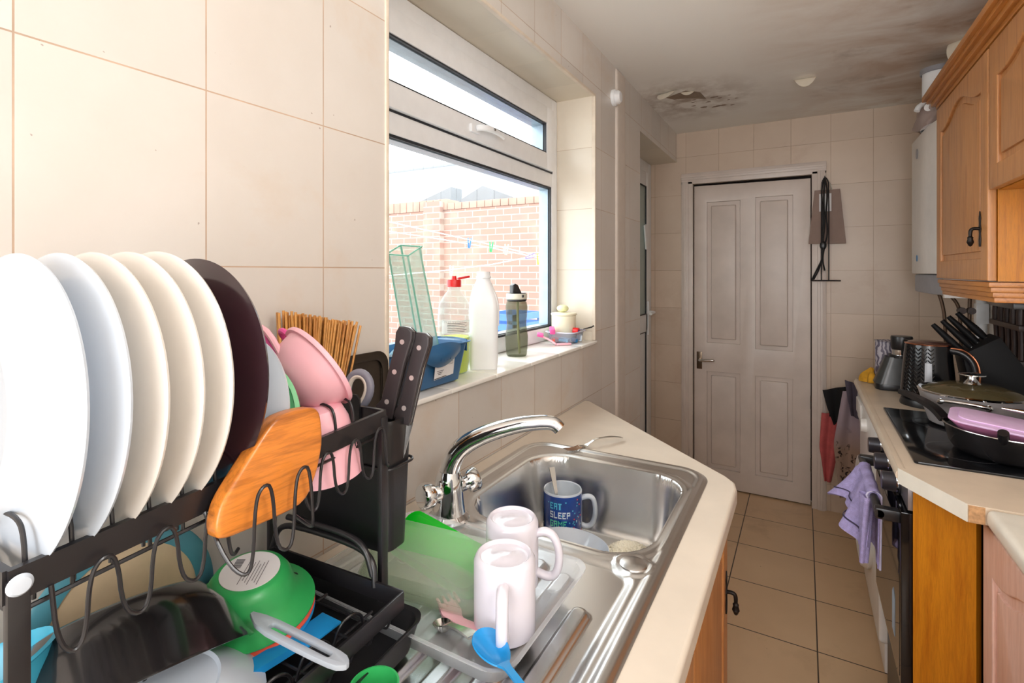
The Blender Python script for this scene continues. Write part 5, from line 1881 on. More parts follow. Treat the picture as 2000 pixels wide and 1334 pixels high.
MB().ball(q @ Vector((-0.005, 0, 0.1285)), 0.024, (1, 1, 0.62)).build('knob', M['pot_lid'], ld)
# ------------------------------------------------------------------ right run
CX = 0.207           # front of the hob worktop
NX = 0.330           # front of the near worktop
rw = MB()
outer = [(RX - 0.001, 2.84), (CX, 2.84), (CX, 1.598), (0.303, 1.424), (0.331, 1.424), (RX - 0.001, 1.424)]
rw.prism(outer, 0.038, Matrix.Translation((0, 0, 0.862)), bev=0.0015)
ro = rw.build('worktop', M['worktop_right'])
tag(ro, 'beige laminate worktop holding the black hob, with an angled corner', 'worktop')
# rounded front along the long edge
b = MB().tube([(CX + 0.012, 1.60, 0.882), (CX + 0.012, 2.84, 0.882)], 0.0185, 16)
b.build('rounded_nosing', M['worktop_right'], ro)
d = Vector((0.303 - CX, 1.424 - 1.598, 0)).normalized()
b = MB().prism([(0, 0.0006), ((Vector((0.303 - CX, 1.424 - 1.598))).length, 0.0006), ((Vector((0.303 - CX, 1.424 - 1.598))).length, 0.0384), (0, 0.0384)], 0.0016, plane_mx((CX - 0.0006, 1.598 - 0.0004, 0.862), d, (0, 0, 1)))
b.build('white_edging', M['edge_white'], ro, label='white laminate edging strip')
MB().span((0.3035, 1.4222, 0.8625), (0.3305, 1.4246, 0.8985)).build('raw_edge', M['chipboard'], ro, label='bare chipboard end')
nw = MB().span((NX, -1.55, 0.862), (RX - 0.001, 1.421, 0.900), bev=0.016, seg=5)
tag(nw.build('worktop', M['edge_white']), 'pale rounded-edge worktop nearest on the right, butted to the hob worktop', 'worktop')
base_unit('base_cupboard', 'oak base cupboard with pale pink glare painted on its door, nearest on the right, under the rounded worktop', 0.96, 1.500, 0.342, M['oak_glare'], M['oak_orange'], False, -1)
ep = MB().prism([(0.236, 1.600), (0.340, 1.530), (0.352, 1.545), (0.246, 1.618)], 0.860, Matrix.Translation((0, 0, 0.0)))
tag(ep.build('end_panel', M['oak_orange']), 'orange oak end panel set at an angle beside the oven', 'panel')

# ---- hob
hb = thing('hob', 'black ceramic glass hob set in the beige worktop', 'hob', (0.49, 1.96, 0.9))
MB().prism(rrect(0.247, 0.755, 1.655, 2.262, 0.010), 0.006, Matrix.Translation((0, 0, 0.9003)), bev=0.0015).build('glass_top', M['hob'], hb)
for x, y, r in ((0.38, 1.81, 0.085), (0.38, 2.10, 0.07), (0.62, 1.81, 0.07), (0.62, 2.10, 0.085)):
    MB().lathe([(r - 0.002, 0.9064), (r, 0.9066), (r + 0.002, 0.9064)], Matrix.Translation((x, y, 0)), 48).build('cooking_zone', mat('grey zone print', (70, 70, 74), 0.2), hb)

# ---- oven
OX = 0.212
ov = thing('oven', 'built-in oven with dark glass door, grey knobs and a black bar handle', 'oven', (0.40, 1.92, 0.45))
MB().span((0.244, 1.614, 0.0), (0.74, 2.115, 0.858)).build('housing', M['black_plastic'], ov, smooth=False)
MB().span((0.226, 1.606, 0.795), (0.244, 2.115, 0.858), bev=0.002).build('control_panel', M['oven_steel'], ov)
dr = MB().span((OX, 1.606, 0.345), (0.242, 2.112, 0.788), bev=0.003).build('door', M['black_gloss'], ov)
MB().span((OX - 0.001, 1.620, 0.365), (OX + 0.002, 2.100, 0.735)).build('door_glass', M['oven_glass'], dr, smooth=False)
b = MB()
b.prism([(0, 0), (0.045, 0), (0.045, 0.10), (0.02, 0.12), (0, 0.10)], 0.0004, plane_mx((OX - 0.0015, 1.735, 0.42), (0, -1, 0), (0, 0, 1)))
b.build('energy_sticker', mat('pale blue sticker', (190, 214, 236), 0.4), dr, smooth=False)
b = MB()
b.tube([(0.170, 1.625, 0.765), (0.170, 2.085, 0.765)], 0.011, 14)
hd = b.build('handle_bar', M['black_plastic'], dr)
for y in (1.640, 2.072):
    MB().box((0.190, y, 0.765), (0.058, 0.030, 0.030), bev=0.006).build('handle_mount', M['black_plastic'], dr)
for i, y in enumerate((1.725, 1.89, 2.055)):
    q = Matrix.Translation((0.228, y, 0.822)) @ Euler((0, -PI / 2, 0)).to_matrix().to_4x4()
    kn = MB().lathe([(0.029, 0.0), (0.029, 0.006), (0.0265, 0.009), (0.0245, 0.040), (0.022, 0.043), (0, 0.043)], q, 30).build('knob', M['knob'], ov)
    MB().lathe([(0.0275, 0.004), (0.0280, 0.010), (0.0265, 0.012)], q, 30).build('chrome_ring', M['chrome'], kn)

# ---- washing machine
wm = thing('washing_machine', 'white front-loading washing machine between the oven and the end wall', 'washing machine', (0.49, 2.52, 0))
MB().span((0.222, 2.130, 0.13), (0.74, 2.815, 0.855), bev=0.012, seg=3).build('cabinet', M['appliance_white'], wm)
MB().span((0.212, 2.140, 0.735), (0.228, 2.805, 0.850), bev=0.006).build('control_fascia', M['appliance_white'], wm)
q = Matrix.Translation((0.223, 2.48, 0.44)) @ Euler((0, -PI / 2, 0)).to_matrix().to_4x4()
dm = MB().lathe([(0.210, 0.0), (0.214, 0.014), (0.205, 0.030), (0.170, 0.036), (0.150, 0.026)], q, 64).build('door', M['appliance_white'], wm)
MB().lathe([(0.152, 0.026), (0.120, 0.034), (0, 0.040)], q, 48).build('door_glass', M['oven_glass'], dm)
MB().span((0.238, 2.135, 0.03), (0.70, 2.81, 0.135), bev=0.004).build('kick_plate', M['appliance_white'], wm)
MB().lathe([(0.026, 0), (0.024, 0.020), (0, 0.021)], Matrix.Translation((0.213, 2.42, 0.793)) @ Euler((0, -PI / 2, 0)).to_matrix().to_4x4(), 28).build('dial', M['appliance_white'], wm)
MB().span((0.206, 2.60, 0.765), (0.214, 2.79, 0.83), bev=0.004).build('soap_drawer', M['appliance_white'], wm)

# ---- towel on the oven handle
tw = thing('hand_towel', 'lilac hand towel with a dark stripe slung over the oven door handle', 'towel', (0.170, 1.88, 0.765))


def towel(u, v):
    """v: 0 front hem, 1 back hem, draped over the bar; u along the bar"""
    y = 1.740 + 0.25 * u
    bend = 0.012 * math.sin(u * 11) + 0.007 * math.sin(u * 23 + 1)
    s_ = (v - 0.5) * 2
    top = 0.781
    if abs(s_) < 0.12:
        a = s_ / 0.12 * PI / 2
        return (0.170 + 0.017 * math.sin(a), y, top - 0.013 + 0.013 * math.cos(a) + 0.002 * math.sin(u * 20))
    L = (abs(s_) - 0.12) / 0.88
    if s_ < 0:
        drop = (0.120 + 0.035 * math.sin(u * 5 + 0.5)) * L
        pinch = 1 - 0.25 * L
        return (0.153 - 0.062 * L ** 1.4 * (0.25 + 0.75 * u) + bend * (0.4 + L), 1.87 + (y - 1.87) * pinch - 0.05 * L * (1 - u), top - 0.014 - drop)
    drop = (0.190 + 0.03 * math.cos(u * 6)) * L
    return (0.187 + bend * L * 0.5 - 0.002 * L, 1.85 + (y - 1.85) * (1 - 0.35 * L), top - 0.014 - drop)


b = MB().shell(towel, 46, 44, closed_u=False, thick=0.007)
b.build('cloth', M['towel'], tw, ang=80)


def band(u, v):
    p = Vector(towel(u, 0.10 + 0.012 * v))
    return (p.x - 0.0052, p.y - 0.002, p.z)


MB().shell(band, 46, 3, closed_u=False, thick=0.0015).build('stripe', M['towel_band'], tw, ang=80)
MB().shell(lambda u, v: tuple(Vector(towel(0.0, v)) + Vector((0.003 * math.cos(2 * PI * u), 0.003 * math.sin(2 * PI * u) - 0.002, 0))), 8, 44).build('hem', mat('pale hem', (206, 198, 226), 0.95), tw, ang=80)
# darker second end bunched lower
def tail(u, v):
    a = 2 * PI * u
    r = 0.016 * (1 - 0.35 * v) * (1 + 0.25 * math.sin(3 * a + 2 * v))
    return (0.154 - 0.010 * v + r * math.cos(a), 1.742 - 0.01 * v + 1.5 * r * math.sin(a), 0.768 - 0.185 * v)


MB().shell(tail, 20, 12).build('bunched_end', M['towel'], tw, ang=80)

# ---- cloths hanging at the end of the worktop
for x, z, lab in ((0.13, 0.575, 'small black hook on the end wall behind the coral cloth'), (0.17, 0.715, 'small black hook on the end wall behind the black cloth'), (0.225, 0.735, 'small black hook on the end wall behind the apron')):
    tag(MB().tube([(x, YE - 0.001, z), (x, YE - 0.05, z - 0.008), (x, YE - 0.075, z - 0.004), (x, YE - 0.08, z + 0.012)], 0.004, 8, smooth=1).build('wall_hook', M['iron']), lab, 'hook')


def hang(name, label, cat, m, x0, x1, y, z0, z1, taper, fold=0.008, part=None, shift=0.0, wav=9, thick=0.005, zcurve=0.0):
    t = thing(name, label, cat, ((x0 + x1) / 2, y, z1))

    def fn(u, v):
        w0 = taper[0] + (taper[1] - taper[0]) * min(1, v * 2) if v < 0.5 else taper[1] + (taper[2] - taper[1]) * (v - 0.5) * 2
        xc = (x0 + x1) / 2 + shift * v
        x = xc + (u - 0.5) * (x1 - x0) * w0
        z = z1 + (z0 - z1) * v + zcurve * (u - 0.5)
        return (x, y - fold * 0.5 - fold * math.sin(u * wav + 2 * v) - 0.006 * v, z)
    MB().shell(fn, 26, 18, closed_u=False, thick=thick).build('cloth', m, t, ang=80)
    return t


hang('oven_glove', 'coral cloth hanging lowest beside the door frame', 'cloth', M['coral_cloth'], 0.085, 0.175, YE - 0.045, 0.19, 0.58, (0.85, 1.0, 0.35), shift=-0.012)
hang('tea_towel', 'black cloth draped over the coral cloth by the door frame', 'cloth', M['black_cloth'], 0.095, 0.215, YE - 0.075, 0.545, 0.735, (1.0, 0.75, 0.35), shift=0.012, zcurve=0.035)
hang('apron', 'lilac apron with dark leaf print hanging at the worktop end', 'apron', M['print_cloth'], 0.150, 0.300, YE - 0.12, 0.155, 0.745, (0.45, 1.15, 0.85), shift=0.010, fold=0.012, zcurve=0.03)
hang('dish_cloth', 'slate grey cloth hung at the top of the leaf-print apron', 'cloth', M['grey_cloth'], 0.195, 0.262, YE - 0.155, 0.60, 0.79, (0.9, 0.9, 0.8), shift=0.020, zcurve=-0.02)

# ---- bag and wire rack hanging on the door frame
hg = thing('cloth_bag', 'taupe cloth bag hanging on a nail at the door frame', 'bag', (0.115, YE - 0.04, 1.90))


def bagf(u, v):
    w_ = 0.062 + 0.030 * v
    return (0.117 + (u - 0.5) * 2 * w_, YE - 0.034 - 0.006 * math.sin(u * 7), 1.868 - 0.312 * v)


MB().shell(bagf, 18, 14, closed_u=False, thick=0.004).build('bag', M['taupe_cloth'], hg, ang=80)
MB().tube([(0.085, YE - 0.036, 1.865), (0.097, YE - 0.038, 1.925), (0.105, YE - 0.04, 1.94), (0.125, YE - 0.038, 1.92), (0.140, YE - 0.036, 1.865)], 0.003, 8, smooth=2).build('strap', mat('cream strap', (206, 196, 180), 0.8), hg)
MB().span((0.077, YE - 0.046, 1.743), (0.137, YE - 0.042, 1.845)).build('paper_label', M['paper'], hg, smooth=False)
MB().tube([(0.105, YE - 0.001, 1.944), (0.105, YE - 0.05, 1.946)], 0.0025, 8).build('nail', M['iron'], hg)
wr = thing('wire_rack', 'black wire stand with dangling leads hanging before the taupe bag', 'wire stand', (0.105, YE - 0.06, 1.92))
b = MB()
for x, z0 in ((0.088, 1.345), (0.124, 1.345)):
    b.tube([(x, YE - 0.06, z0), (x, YE - 0.06, 1.90), (x + (0.106 - x) * 0.5, YE - 0.058, 1.928), (0.106, YE - 0.055, 1.938)], 0.0032, 8, smooth=1)
b.tube([(0.034, YE - 0.06, 1.343), (0.182, YE - 0.06, 1.343)], 0.0036, 8)
b.build('frame', M['black_metal'], wr)
for pts in (((0.100, 1.93), (0.086, 1.86), (0.098, 1.70), (0.092, 1.58), (0.098, 1.52), (0.090, 1.46), (0.062, 1.40), (0.040, 1.345)),
            ((0.106, 1.93), (0.118, 1.84), (0.108, 1.72), (0.120, 1.62), (0.102, 1.54), (0.092, 1.46), (0.104, 1.40)),
            ((0.104, 1.93), (0.098, 1.80), (0.104, 1.66), (0.094, 1.56), (0.096, 1.49), (0.074, 1.40), (0.048, 1.348))):
    MB().tube([(p[0], YE - 0.068, p[1]) for p in pts], [0.0042] * len(pts), 8, smooth=2).build('lead', M['black_plastic'], wr)
MB().ball((0.096, YE - 0.068, 1.545), 0.017, (1, 0.5, 1.5)).build('knot', M['black_plastic'], wr)

# ---- wall cupboards
UX = 0.430


def moulding(b, x, y0, y1, z, up, turn=None):
    """stepped cornice along y; steps grow towards -x as they go up (or down)"""
    for i, (dx, dz0, dz1) in enumerate(((0.004, 0.0, 0.018), (0.016, 0.014, 0.034), (0.028, 0.030, 0.046), (0.040, 0.042, 0.062))):
        a, c = (z + dz0, z + dz1) if up else (z - dz1 * 0.75, z - dz0 * 0.75)
        dd = dx if up else 0.018 - dx * 0.5
        b.span((x - dd, y0 - (dd if up else 0), a), (x + 0.02, y1 + (dd if up else 0), c), bev=0.003)


def wall_unit(name, label, y0, y1, z0, z1, cut_arch, handle=True, far=False):
    t = thing(name, label, 'cupboard', (UX + 0.1, (y0 + y1) / 2, z0))
    b = MB()
    b.span((UX + 0.022, y0, z0), (RX - 0.002, y0 + 0.018, z1))
    b.span((UX + 0.022, y1 - 0.018, z0), (RX - 0.002, y1, z1))
    b.span((UX + 0.0225, y0 + 0.0182, z0 + 0.0005), (RX - 0.0025, y1 - 0.0182, z0 + 0.018))
    b.span((UX + 0.0225, y0 + 0.0182, z1 - 0.018), (RX - 0.0025, y1 - 0.0182, z1 - 0.0005))
    b.span((RX - 0.01, y0 + 0.0182, z0 + 0.0185), (RX - 0.0025, y1 - 0.0182, z1 - 0.0185))
    b.build('carcass', M['oak_orange'], t, smooth=False)
    mx = plane_mx((UX + 0.021, y1 - 0.003, z0 + 0.002), (0, -1, 0), (0, 0, 1))
    dd = cab_door(t, mx, y1 - y0 - 0.006, z1 - z0 - 0.004, M['oak'], True)
    if handle:
        drop_handle(dd, mx @ Matrix.Translation((y1 - y0 - 0.066, 0.145, 0.020)))
    return t


u1 = wall_unit('wall_cupboard', 'tall oak wall cupboard with a black drop handle beside the boiler', 1.836, 2.452, 1.368, 2.000, True)
b = MB()
for dz, dx in ((0.0, 0.000), (-0.014, 0.005), (-0.028, 0.010), (-0.042, 0.014)):
    b.span((UX + 0.0041 + dx, 1.8385 + dx, 1.366 + dz - 0.014), (UX + 0.03, 2.450, 1.366 + dz), bev=0.003)
    b.span((UX + 0.004 + dx, 1.838 + dx, 1.366 + dz - 0.014), (RX - 0.002, 1.856, 1.366 + dz), bev=0.003)
b.build('light_pelmet', M['oak_moulding'], u1)
b = MB()
moulding(b, UX + 0.004, 1.14, 2.452, 2.002, True)
b.build('cornice', M['oak_moulding'], u1)
u2 = wall_unit('wall_cupboard', 'short oak wall cupboard over the hob, at the top right corner', 1.150, 1.826, 1.612, 2.000, True, False)

# ---- boiler
BXF = 0.447
bo = thing('boiler', 'white wall-hung gas boiler in the far corner with a grey base', 'boiler', (0.60, 2.86, 1.30))
b = MB().prism([(RX - 0.004, 2.590), (BXF + 0.020, 2.590), (BXF, 2.720), (BXF, 3.060), (BXF + 0.02, 3.09), (RX - 0.004, 3.09)], 0.62, Matrix.Translation((0, 0, 1.385)), bev=0.006)
b.build('case', M['appliance_white'], bo)
MB().span((BXF + 0.028, 2.556, 1.292), (RX - 0.004, 2.586, 2.0), bev=0.002).build('side_panel', M['appliance_white'], bo)
b = MB().prism([(RX - 0.004, 2.590), (BXF + 0.030, 2.590), (BXF + 0.012, 2.720), (BXF + 0.012, 3.060), (RX - 0.004, 3.07)], 0.083, Matrix.Translation((0, 0, 1.300)), bev=0.010)
b.build('base_cover', M['boiler_grey'], bo)
b = MB().lathe([(0, 0), (0.010, 0), (0.009, 0.002), (0, 0.0025)], Matrix.Translation((BXF - 0.0003, 2.93, 1.455)) @ Euler((0, -PI / 2, 0)).to_matrix().to_4x4() @ Matrix.Diagonal((1.5, 1, 1, 1)), 20)
b.build('badge', M['sticker_blue'], bo)
b = MB().lathe([(0, 0), (0.022, 0), (0.022, 0.002), (0, 0.003)], Matrix.Translation((BXF - 0.0003, 2.93, 1.93)) @ Euler((0, -PI / 2, 0)).to_matrix().to_4x4(), 28)
b.build('pressure_window', M['boiler_grey'], bo)
MB().span((BXF + 0.036, 2.5552, 1.318), (BXF + 0.075, 2.5562, 1.334)).build('blue_sticker', M['sticker_blue'], bo, smooth=False)
fl = thing('boiler_flue', 'white plastic boiler flue with side ports above the boiler', 'flue', (0.52, 2.80, 2.0))
q = Matrix.Translation((0.500, 2.80, 2.002))
MB().lathe([(0.062, 0.0), (0.062, 0.080), (0.066, 0.082), (0.066, 0.10), (0.056, 0.11), (0.056, 0.255)], q, 40).build('pipe', M['upvc'], fl)
MB().lathe([(0.060, 0.240), (0.064, 0.243), (0.064, 0.262), (0.058, 0.264)], q, 40).build('dark_band', M['boiler_grey'], fl)
b = MB().tube([(0.455, 2.755, 2.11), (0.425, 2.735, 2.098), (0.415, 2.73, 2.075)], 0.011, 12, smooth=2)
b.cyl((0.466, 2.742, 2.085), (0.452, 2.715, 2.082), 0.016, seg=20)
b.build('test_port', M['upvc'], fl)
fb = thing('plastic_film', 'crumpled clear plastic film draped over the top of the boiler', 'film', (0.50, 2.80, 2.0))


def film(u, v):
    a = 2 * PI * u
    r = 0.070 - 0.012 * v + 0.008 * math.sin(5 * a + 6 * v) * v
    return (0.500 + r * math.cos(a) - 0.025 * v, 2.80 + 1.6 * r * math.sin(a), 2.105 - 0.100 * v + 0.010 * math.sin(3 * a) * v)


MB().shell(film, 40, 10).build('film', M['bag_film'], fb, ang=60)
pp_ = thing('boiler_pipes', 'brown pipes and valves running down under the boiler', 'pipes', (0.6, 2.8, 1.29))
for pts in (((0.500, 2.80, 1.305), (0.512, 2.80, 1.26), (0.522, 2.80, 1.19), (0.525, 2.80, 0.902)), ((0.525, 2.80, 1.305), (0.558, 2.80, 1.27), (0.572, 2.80, 1.22), (0.575, 2.80, 0.902)), ((0.602, 2.80, 1.305), (0.600, 2.80, 1.20), (0.600, 2.80, 0.902))):
    MB().tube(pts, 0.0065, 10, smooth=2).build('pipe', M['pipe'], pp_)
for x, y in ((0.571, 2.795), (0.601, 2.795)):
    MB().cyl((x, y, 1.232), (x, y - 0.03, 1.232), 0.014, seg=16).build('valve', M['brown_wood'], pp_)
tag(MB().span((0.60, 2.26, 1.285), (0.75, 2.44, 1.308), bev=0.004).build('under_light', M['black_plastic']), 'black light fitting under the tall wall cupboard, nearer the boiler', 'light')
tag(MB().span((0.52, 1.98, 1.286), (0.66, 2.20, 1.308), bev=0.004).build('under_light', M['black_plastic']), 'black light fitting under the tall wall cupboard, nearer the hob', 'light')
wp = MB().cyl((0.752, 3.30, 0.9), (0.752, 3.30, 1.36), 0.022, seg=20)
wp.box((0.752, 3.30, 1.19), (0.05, 0.05, 0.10), bev=0.008)
wp.build('white_pipe', M['upvc'], pp_)

# ---- things on the hob and worktop
cs = thing('casserole', 'grey lidded casserole with loop handles on the back of the hob', 'pot', (0.462, 2.125, 0.9068))
q = Matrix.Translation((0.462, 2.125, 0.9068))
MB().lathe([(0, 0.0), (0.098, 0.0), (0.108, 0.006), (0.122, 0.050), (0.134, 0.100), (0.137, 0.104), (0.134, 0.105), (0.120, 0.052), (0.104, 0.010), (0, 0.008)], q, 64).build('body', M['pot_grey'], cs)
ld = MB().lathe([(0.128, 0.104), (0.110, 0.117), (0.070, 0.129), (0.0, 0.134), (0, 0.131), (0.070, 0.126), (0.110, 0.114), (0.127, 0.102)], q, 64).build('lid', M['lid_glass'], cs)
MB().lathe([(0.126, 0.102), (0.137, 0.1045), (0.138, 0.108), (0.134, 0.1105), (0.126, 0.108)], q, 64).build('lid_rim', M['chrome'], ld)
MB().lathe([(0.0, 0.132), (0.022, 0.133), (0.016, 0.142), (0.010, 0.150), (0.020, 0.158), (0.034, 0.161), (0.034, 0.164), (0.0, 0.167)], q, 36).build('lid_knob', M['chrome'], ld)
for a in (math.radians(250), math.radians(70)):
    e = Vector((math.cos(a), math.sin(a), 0))
    s_ = Vector((-e.y, e.x, 0))
    c0 = Vector((0.462, 2.125, 0.9068 + 0.088)) + e * 0.130
    b = MB().tube([c0 - s_ * 0.055, c0 - s_ * 0.056 + e * 0.030 + Vector((0, 0, 0.006)), c0 - s_ * 0.030 + e * 0.034 + Vector((0, 0, 0.010)), c0 + s_ * 0.030 + e * 0.034 + Vector((0, 0, 0.010)), c0 + s_ * 0.056 + e * 0.030 + Vector((0, 0, 0.006)), c0 + s_ * 0.055], 0.0055, 12, smooth=3)
    for k_ in (-1, 1):
        b.ball(c0 + s_ * 0.055 * k_, 0.010)
    b.build('loop_handle', M['chrome'], cs)
fp = thing('saute_pan', 'black deep frying pan with a long handle on the front of the hob', 'pan', (0.482, 1.834, 0.9068))
q = Matrix.Translation((0.482, 1.834, 0.9068))
MB().lathe([(0, 0.0), (0.110, 0.0), (0.122, 0.006), (0.132, 0.022), (0.143, 0.068), (0.145, 0.071), (0.142, 0.071), (0.130, 0.026), (0.120, 0.010), (0, 0.006)], q, 64).build('body', M['black_pan'], fp)
MB().lathe([(0.1415, 0.0695), (0.1455, 0.0705), (0.1450, 0.0725), (0.1415, 0.0720)], q, 64).build('bright_rim', M['cutlery'], fp)
MB().tube([(0.350, 1.880, 0.972), (0.336, 1.905, 0.992), (0.322, 1.945, 1.000), (0.300, 2.020, 1.003), (0.280, 2.085, 1.002)], 1.0, flat=(0.013, 0.007), smooth=2).build('handle', M['black_plastic'], fp)
pd = thing('pink_dish', 'pink plastic dish with a pale lilac top resting in the black frying pan', 'dish', (0.49, 1.84, 0.95))
b = MB()
open_box(b, -0.135, 0.135, -0.062, 0.062, 0.0, 0.036, 0.03, 0.018, 0.003, 0.004)
dmx = Matrix.Translation((0.484, 1.818, 0.952)) @ Euler((math.radians(6), math.radians(5), math.radians(-14))).to_matrix().to_4x4()
b.xf(dmx)
b.build('body', M['pink_dish'], pd)
b = MB()
b.prism(rrect(-0.139, 0.139, -0.066, 0.066, 0.034), 0.006, dmx @ Matrix.Translation((0, 0, 0.034)), bev=0.0025)
b.prism(rrect(-0.118, 0.118, -0.045, 0.045, 0.026), 0.004, dmx @ Matrix.Translation((0, 0, 0.040)), bev=0.002)
b.build('lid', M['pink_pale'], pd)
pk = thing('pan_knob', 'round black knob sticking up over the rim of the black frying pan', 'knob', (0.42, 1.72, 0.98))
MB().cyl((0.432, 1.712, 0.970), (0.426, 1.690, 0.998), 0.011, seg=20).build('knob', M['black_plastic'], pk)
ul = thing('serving_spoon', 'black-handled utensil with a steel neck lying across the frying pan', 'utensil', (0.50, 1.90, 1.02))
MB().tube([(0.468, 1.872, 1.022), (0.510, 1.868, 1.018), (0.535, 1.866, 1.017)], [0.003, 0.006, 0.008], 12).build('neck', M['cutlery'], ul)
MB().tube([(0.535, 1.866, 1.017), (0.58, 1.862, 1.016), (0.70, 1.85, 1.012)], [0.009, 0.010, 0.010], 12).build('handle', M['black_plastic'], ul)

# kettle
kt = thing('kettle', 'black gloss kettle with a herringbone pattern and copper trim', 'kettle', (0.412, 2.405, 0.9003))
q = Matrix.Translation((0.398, 2.405, 0.9003)) @ Matrix.Diagonal((1.07, 1.07, 1.03, 1))
MB().lathe([(0, 0), (0.078, 0), (0.079, 0.006), (0.074, 0.022), (0.070, 0.024)], q, 44).build('power_base', M['black_plastic'], kt)
kb = MB().lathe([(0.070, 0.024), (0.076, 0.030), (0.077, 0.05), (0.072, 0.12), (0.064, 0.212), (0.062, 0.222), (0.0, 0.226)], q, 56).build('body', M['kettle'], kt)
b = MB()
# raised herringbone ribs on the side towards the room
for col in range(5):
    for r_ in range(12):
        for s_ in (-1, 1):
            z0 = 0.052 + r_ * 0.0135
            P = []
            for f in (0, 1):
                ac = math.radians(238) + (col - 2) * 0.26 + s_ * f * 0.12
                z = z0 + f * 0.010
                rr = 0.0775 + (0.0635 - 0.0775) * (z - 0.05) / 0.165
                P.append(q @ Vector((rr * math.cos(ac), rr * math.sin(ac), z)))
            b.tube(P, 0.0021, 6)
b.build('herringbone_ribs', M['kettle'], kb)
b = MB()
ag = math.radians(262)


def gauge(u, v):
    a = ag + (u - 0.5) * 0.26
    z = 0.055 + 0.105 * v
    rr = 0.0795 + (0.0650 - 0.0795) * (z - 0.05) / 0.165
    return q @ Vector((rr * math.cos(a), rr * math.sin(a), z))


b.shell(gauge, 8, 10, closed_u=False, thick=0.002)
b.build('water_gauge', M['kettle_gauge'], kb)
MB().lathe([(0.0605, 0.221), (0.0645, 0.220), (0.0650, 0.2235), (0.0605, 0.2245)], q, 48).build('copper_band', M['copper'], kb)
MB().lathe([(0.060, 0.224), (0.050, 0.229), (0.0, 0.231)], q, 40).build('lid', mat('brown tinted lid', (96, 62, 52), 0.2, 0.3), kt)
b = MB().tube([q @ Vector(p) for p in ((0.050, -0.025, 0.205), (0.085, -0.036, 0.200), (0.110, -0.045, 0.170), (0.116, -0.048, 0.120), (0.112, -0.046, 0.085))], [0.013, 0.012, 0.010, 0.009, 0.008], 12, smooth=2)
kh = b.build('handle', M['black_plastic'], kt)
MB().tube([q @ Vector(p) for p in ((0.055, -0.033, 0.212), (0.090, -0.043, 0.210), (0.119, -0.053, 0.176), (0.126, -0.056, 0.122), (0.120, -0.053, 0.082))], 0.0035, 8, smooth=2).build('copper_trim', M['copper'], kh)
b = MB().prism([(-0.018, 0), (0.018, 0), (0.0, 0.030)], 0.035, q @ plane_mx((-0.042, 0.02, 0.19), (0.45, 0.9, 0), (-0.9, 0.45, 0.2)))
b.build('spout', M['kettle'], kt)

# coffee maker
cm = thing('coffee_maker', 'graphite grey appliance with a black base and steel collar beside the kettle', 'appliance', (0.315, 2.665, 0.9003))
b = MB().prism(rrect(-0.058, 0.085, -0.055, 0.060, 0.030), 0.026, Matrix.Translation((0.320, 2.665, 0.9003)), bev=0.004)
b.build('base', M['black_plastic'], cm)
b = MB()


def cmf(u, v):
    a = 2 * PI * u
    s_ = 1.0 - 0.28 * v
    k_ = 1.0 / max(abs(math.cos(a)) / 0.064, abs(math.sin(a)) / 0.056)
    k_ = min(k_, 0.068)
    return (0.322 + 0.022 * v + s_ * k_ * math.cos(a), 2.665 + s_ * k_ * math.sin(a), 0.926 + 0.112 * v)


b.shell(cmf, 48, 8)
b.lathe([(0.0, 0.0), (0.046, 0.0)], Matrix.Translation((0.344, 2.665, 1.038)), 32)
b.build('body', M['graphite'], cm)
MB().lathe([(0.032, 0), (0.032, 0.024)], Matrix.Translation((0.352, 2.655, 1.046)), 32).build('steel_collar', M['chrome'], cm)
MB().lathe([(0, 0.0), (0.034, 0.0), (0.037, 0.008), (0.038, 0.050), (0.036, 0.056), (0, 0.058)], Matrix.Translation((0.354, 2.655, 1.070)), 36).build('head', M['black_plastic'], cm)
MB().lathe([(0, 0.0), (0.040, 0.0), (0.040, 0.012), (0, 0.012)], Matrix.Translation((0.350, 2.655, 1.036)), 32).build('lower_collar', M['black_plastic'], cm)
bb = thing('bread_bag', 'grey patterned plastic bag leaning behind the graphite appliance', 'bag', (0.32, 2.77, 0.905))


def bagg(u, v):
    a = 2 * PI * u
    r = 0.055 * (1 - 0.25 * v) * (1 + 0.10 * math.sin(3 * a + 4 * v))
    return (0.315 + r * math.cos(a) * 0.9, 2.775 + r * math.sin(a) * 0.75, 0.902 + 0.19 * v)


b = MB().shell(bagg, 32, 12)
b.lathe([(0, 0), (0.045, 0)], Matrix.Translation((0.315, 2.775, 1.090)), 20)
b.build('bag', M['bread_bag'], bb)
yc = thing('duster', 'mustard yellow cloth crumpled at the far end of the beige worktop', 'cloth', (0.25, 2.78, 0.905))


def ycl(u, v):
    a = 2 * PI * u
    r = 0.036 * math.sin(PI * (0.5 + 0.5 * v)) * (1 + 0.22 * math.sin(4 * a + 1.5) + 0.1 * math.sin(9 * a)) + 0.002
    return (0.262 + r * math.cos(a), 2.785 + r * math.sin(a), 0.902 + 0.055 * v ** 0.7 * (1 + 0.2 * math.sin(3 * a)))


MB().shell(ycl, 36, 10).build('cloth', M['yellow_cloth'], yc)

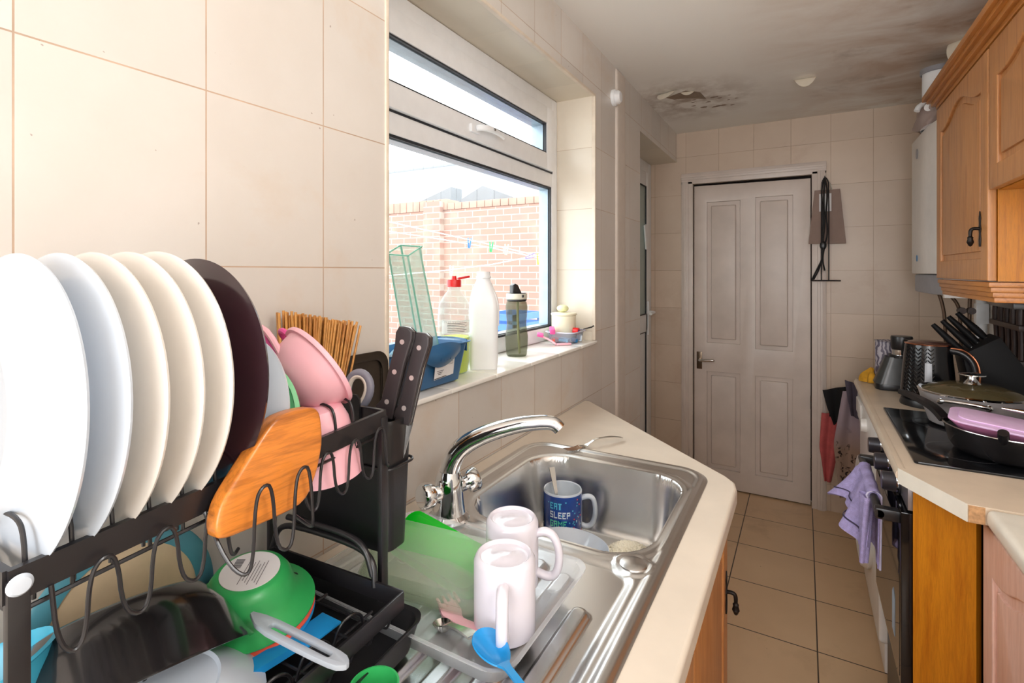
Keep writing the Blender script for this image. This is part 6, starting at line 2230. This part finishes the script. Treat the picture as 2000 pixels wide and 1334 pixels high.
# knife block
kbx = thing('knife_block', 'large black slanted knife block behind the kettle and the casserole', 'knife block', (0.63, 2.44, 0.9003))
b = MB().prism([(0.525, 0.0), (0.765, 0.0), (0.765, 0.03), (0.672, 0.14), (0.592, 0.267), (0.502, 0.207), (0.494, 0.18)], 0.13, plane_mx((0.0, 2.508, 0.9003), (1, 0.0, 0), (0, 0, 1)), bev=0.008)
b.build('block', M['block_black'], kbx)
for i, (bx_, bz_, by_, L, lab) in enumerate(((0.503, 1.098, 2.405, 0.135, 'black knife handle lowest and furthest left in the knife block'), (0.530, 1.116, 2.425, 0.130, 'black knife handle second from the left in the knife block'),
                                     (0.552, 1.130, 2.445, 0.130, 'black knife handle third from the left in the knife block'), (0.578, 1.147, 2.468, 0.125, 'thick black knife handle furthest right in the knife block'))):
    p0 = Vector((bx_, by_, bz_))
    d = Vector((-0.66, 0.05, 0.75)).normalized()
    t = thing('block_knife', lab, 'knife', tuple(p0), (0, 0, 0), 'knives in the knife block')
    MB().tube([p0 - d * 0.02, p0 + d * 0.012], [0.008, 0.008], 10).build('bolster', M['cutlery'], t)
    MB().tube([p0 + d * 0.010, p0 + d * L * 0.35, p0 + d * L * 0.7, p0 + d * L], [0.011, 0.0125 + 0.002 * (i == 3), 0.0105, 0.008], 12, smooth=1).build('handle', M['block_black'], t)

# dark spice rack on the right wall
sr = thing('spice_rack', 'dark brown wooden rack of upright bars on the wall below the boiler', 'rack', (RX - 0.04, 2.85, 1.1))
for i in range(5):
    y = 3.06 - i * 0.075
    MB().tube([(RX - 0.03, y, 1.00), (RX - 0.03, y, 1.14), (RX - 0.034, y, 1.19), (RX - 0.03, y, 1.30)], [0.012, 0.010, 0.015, 0.012], 12, smooth=1).build('upright', M['brown_wood'], sr)
b = MB()
for z in (1.02, 1.16, 1.285):
    b.span((RX - 0.05, 2.72, z), (RX - 0.012, 3.09, z + 0.022), bev=0.003)
b.build('cross_bar', M['brown_wood'], sr)
MB().span((RX - 0.010, 2.70, 0.97), (RX - 0.002, 3.11, 1.31)).build('back_board', M['brown_wood'], sr, smooth=False)
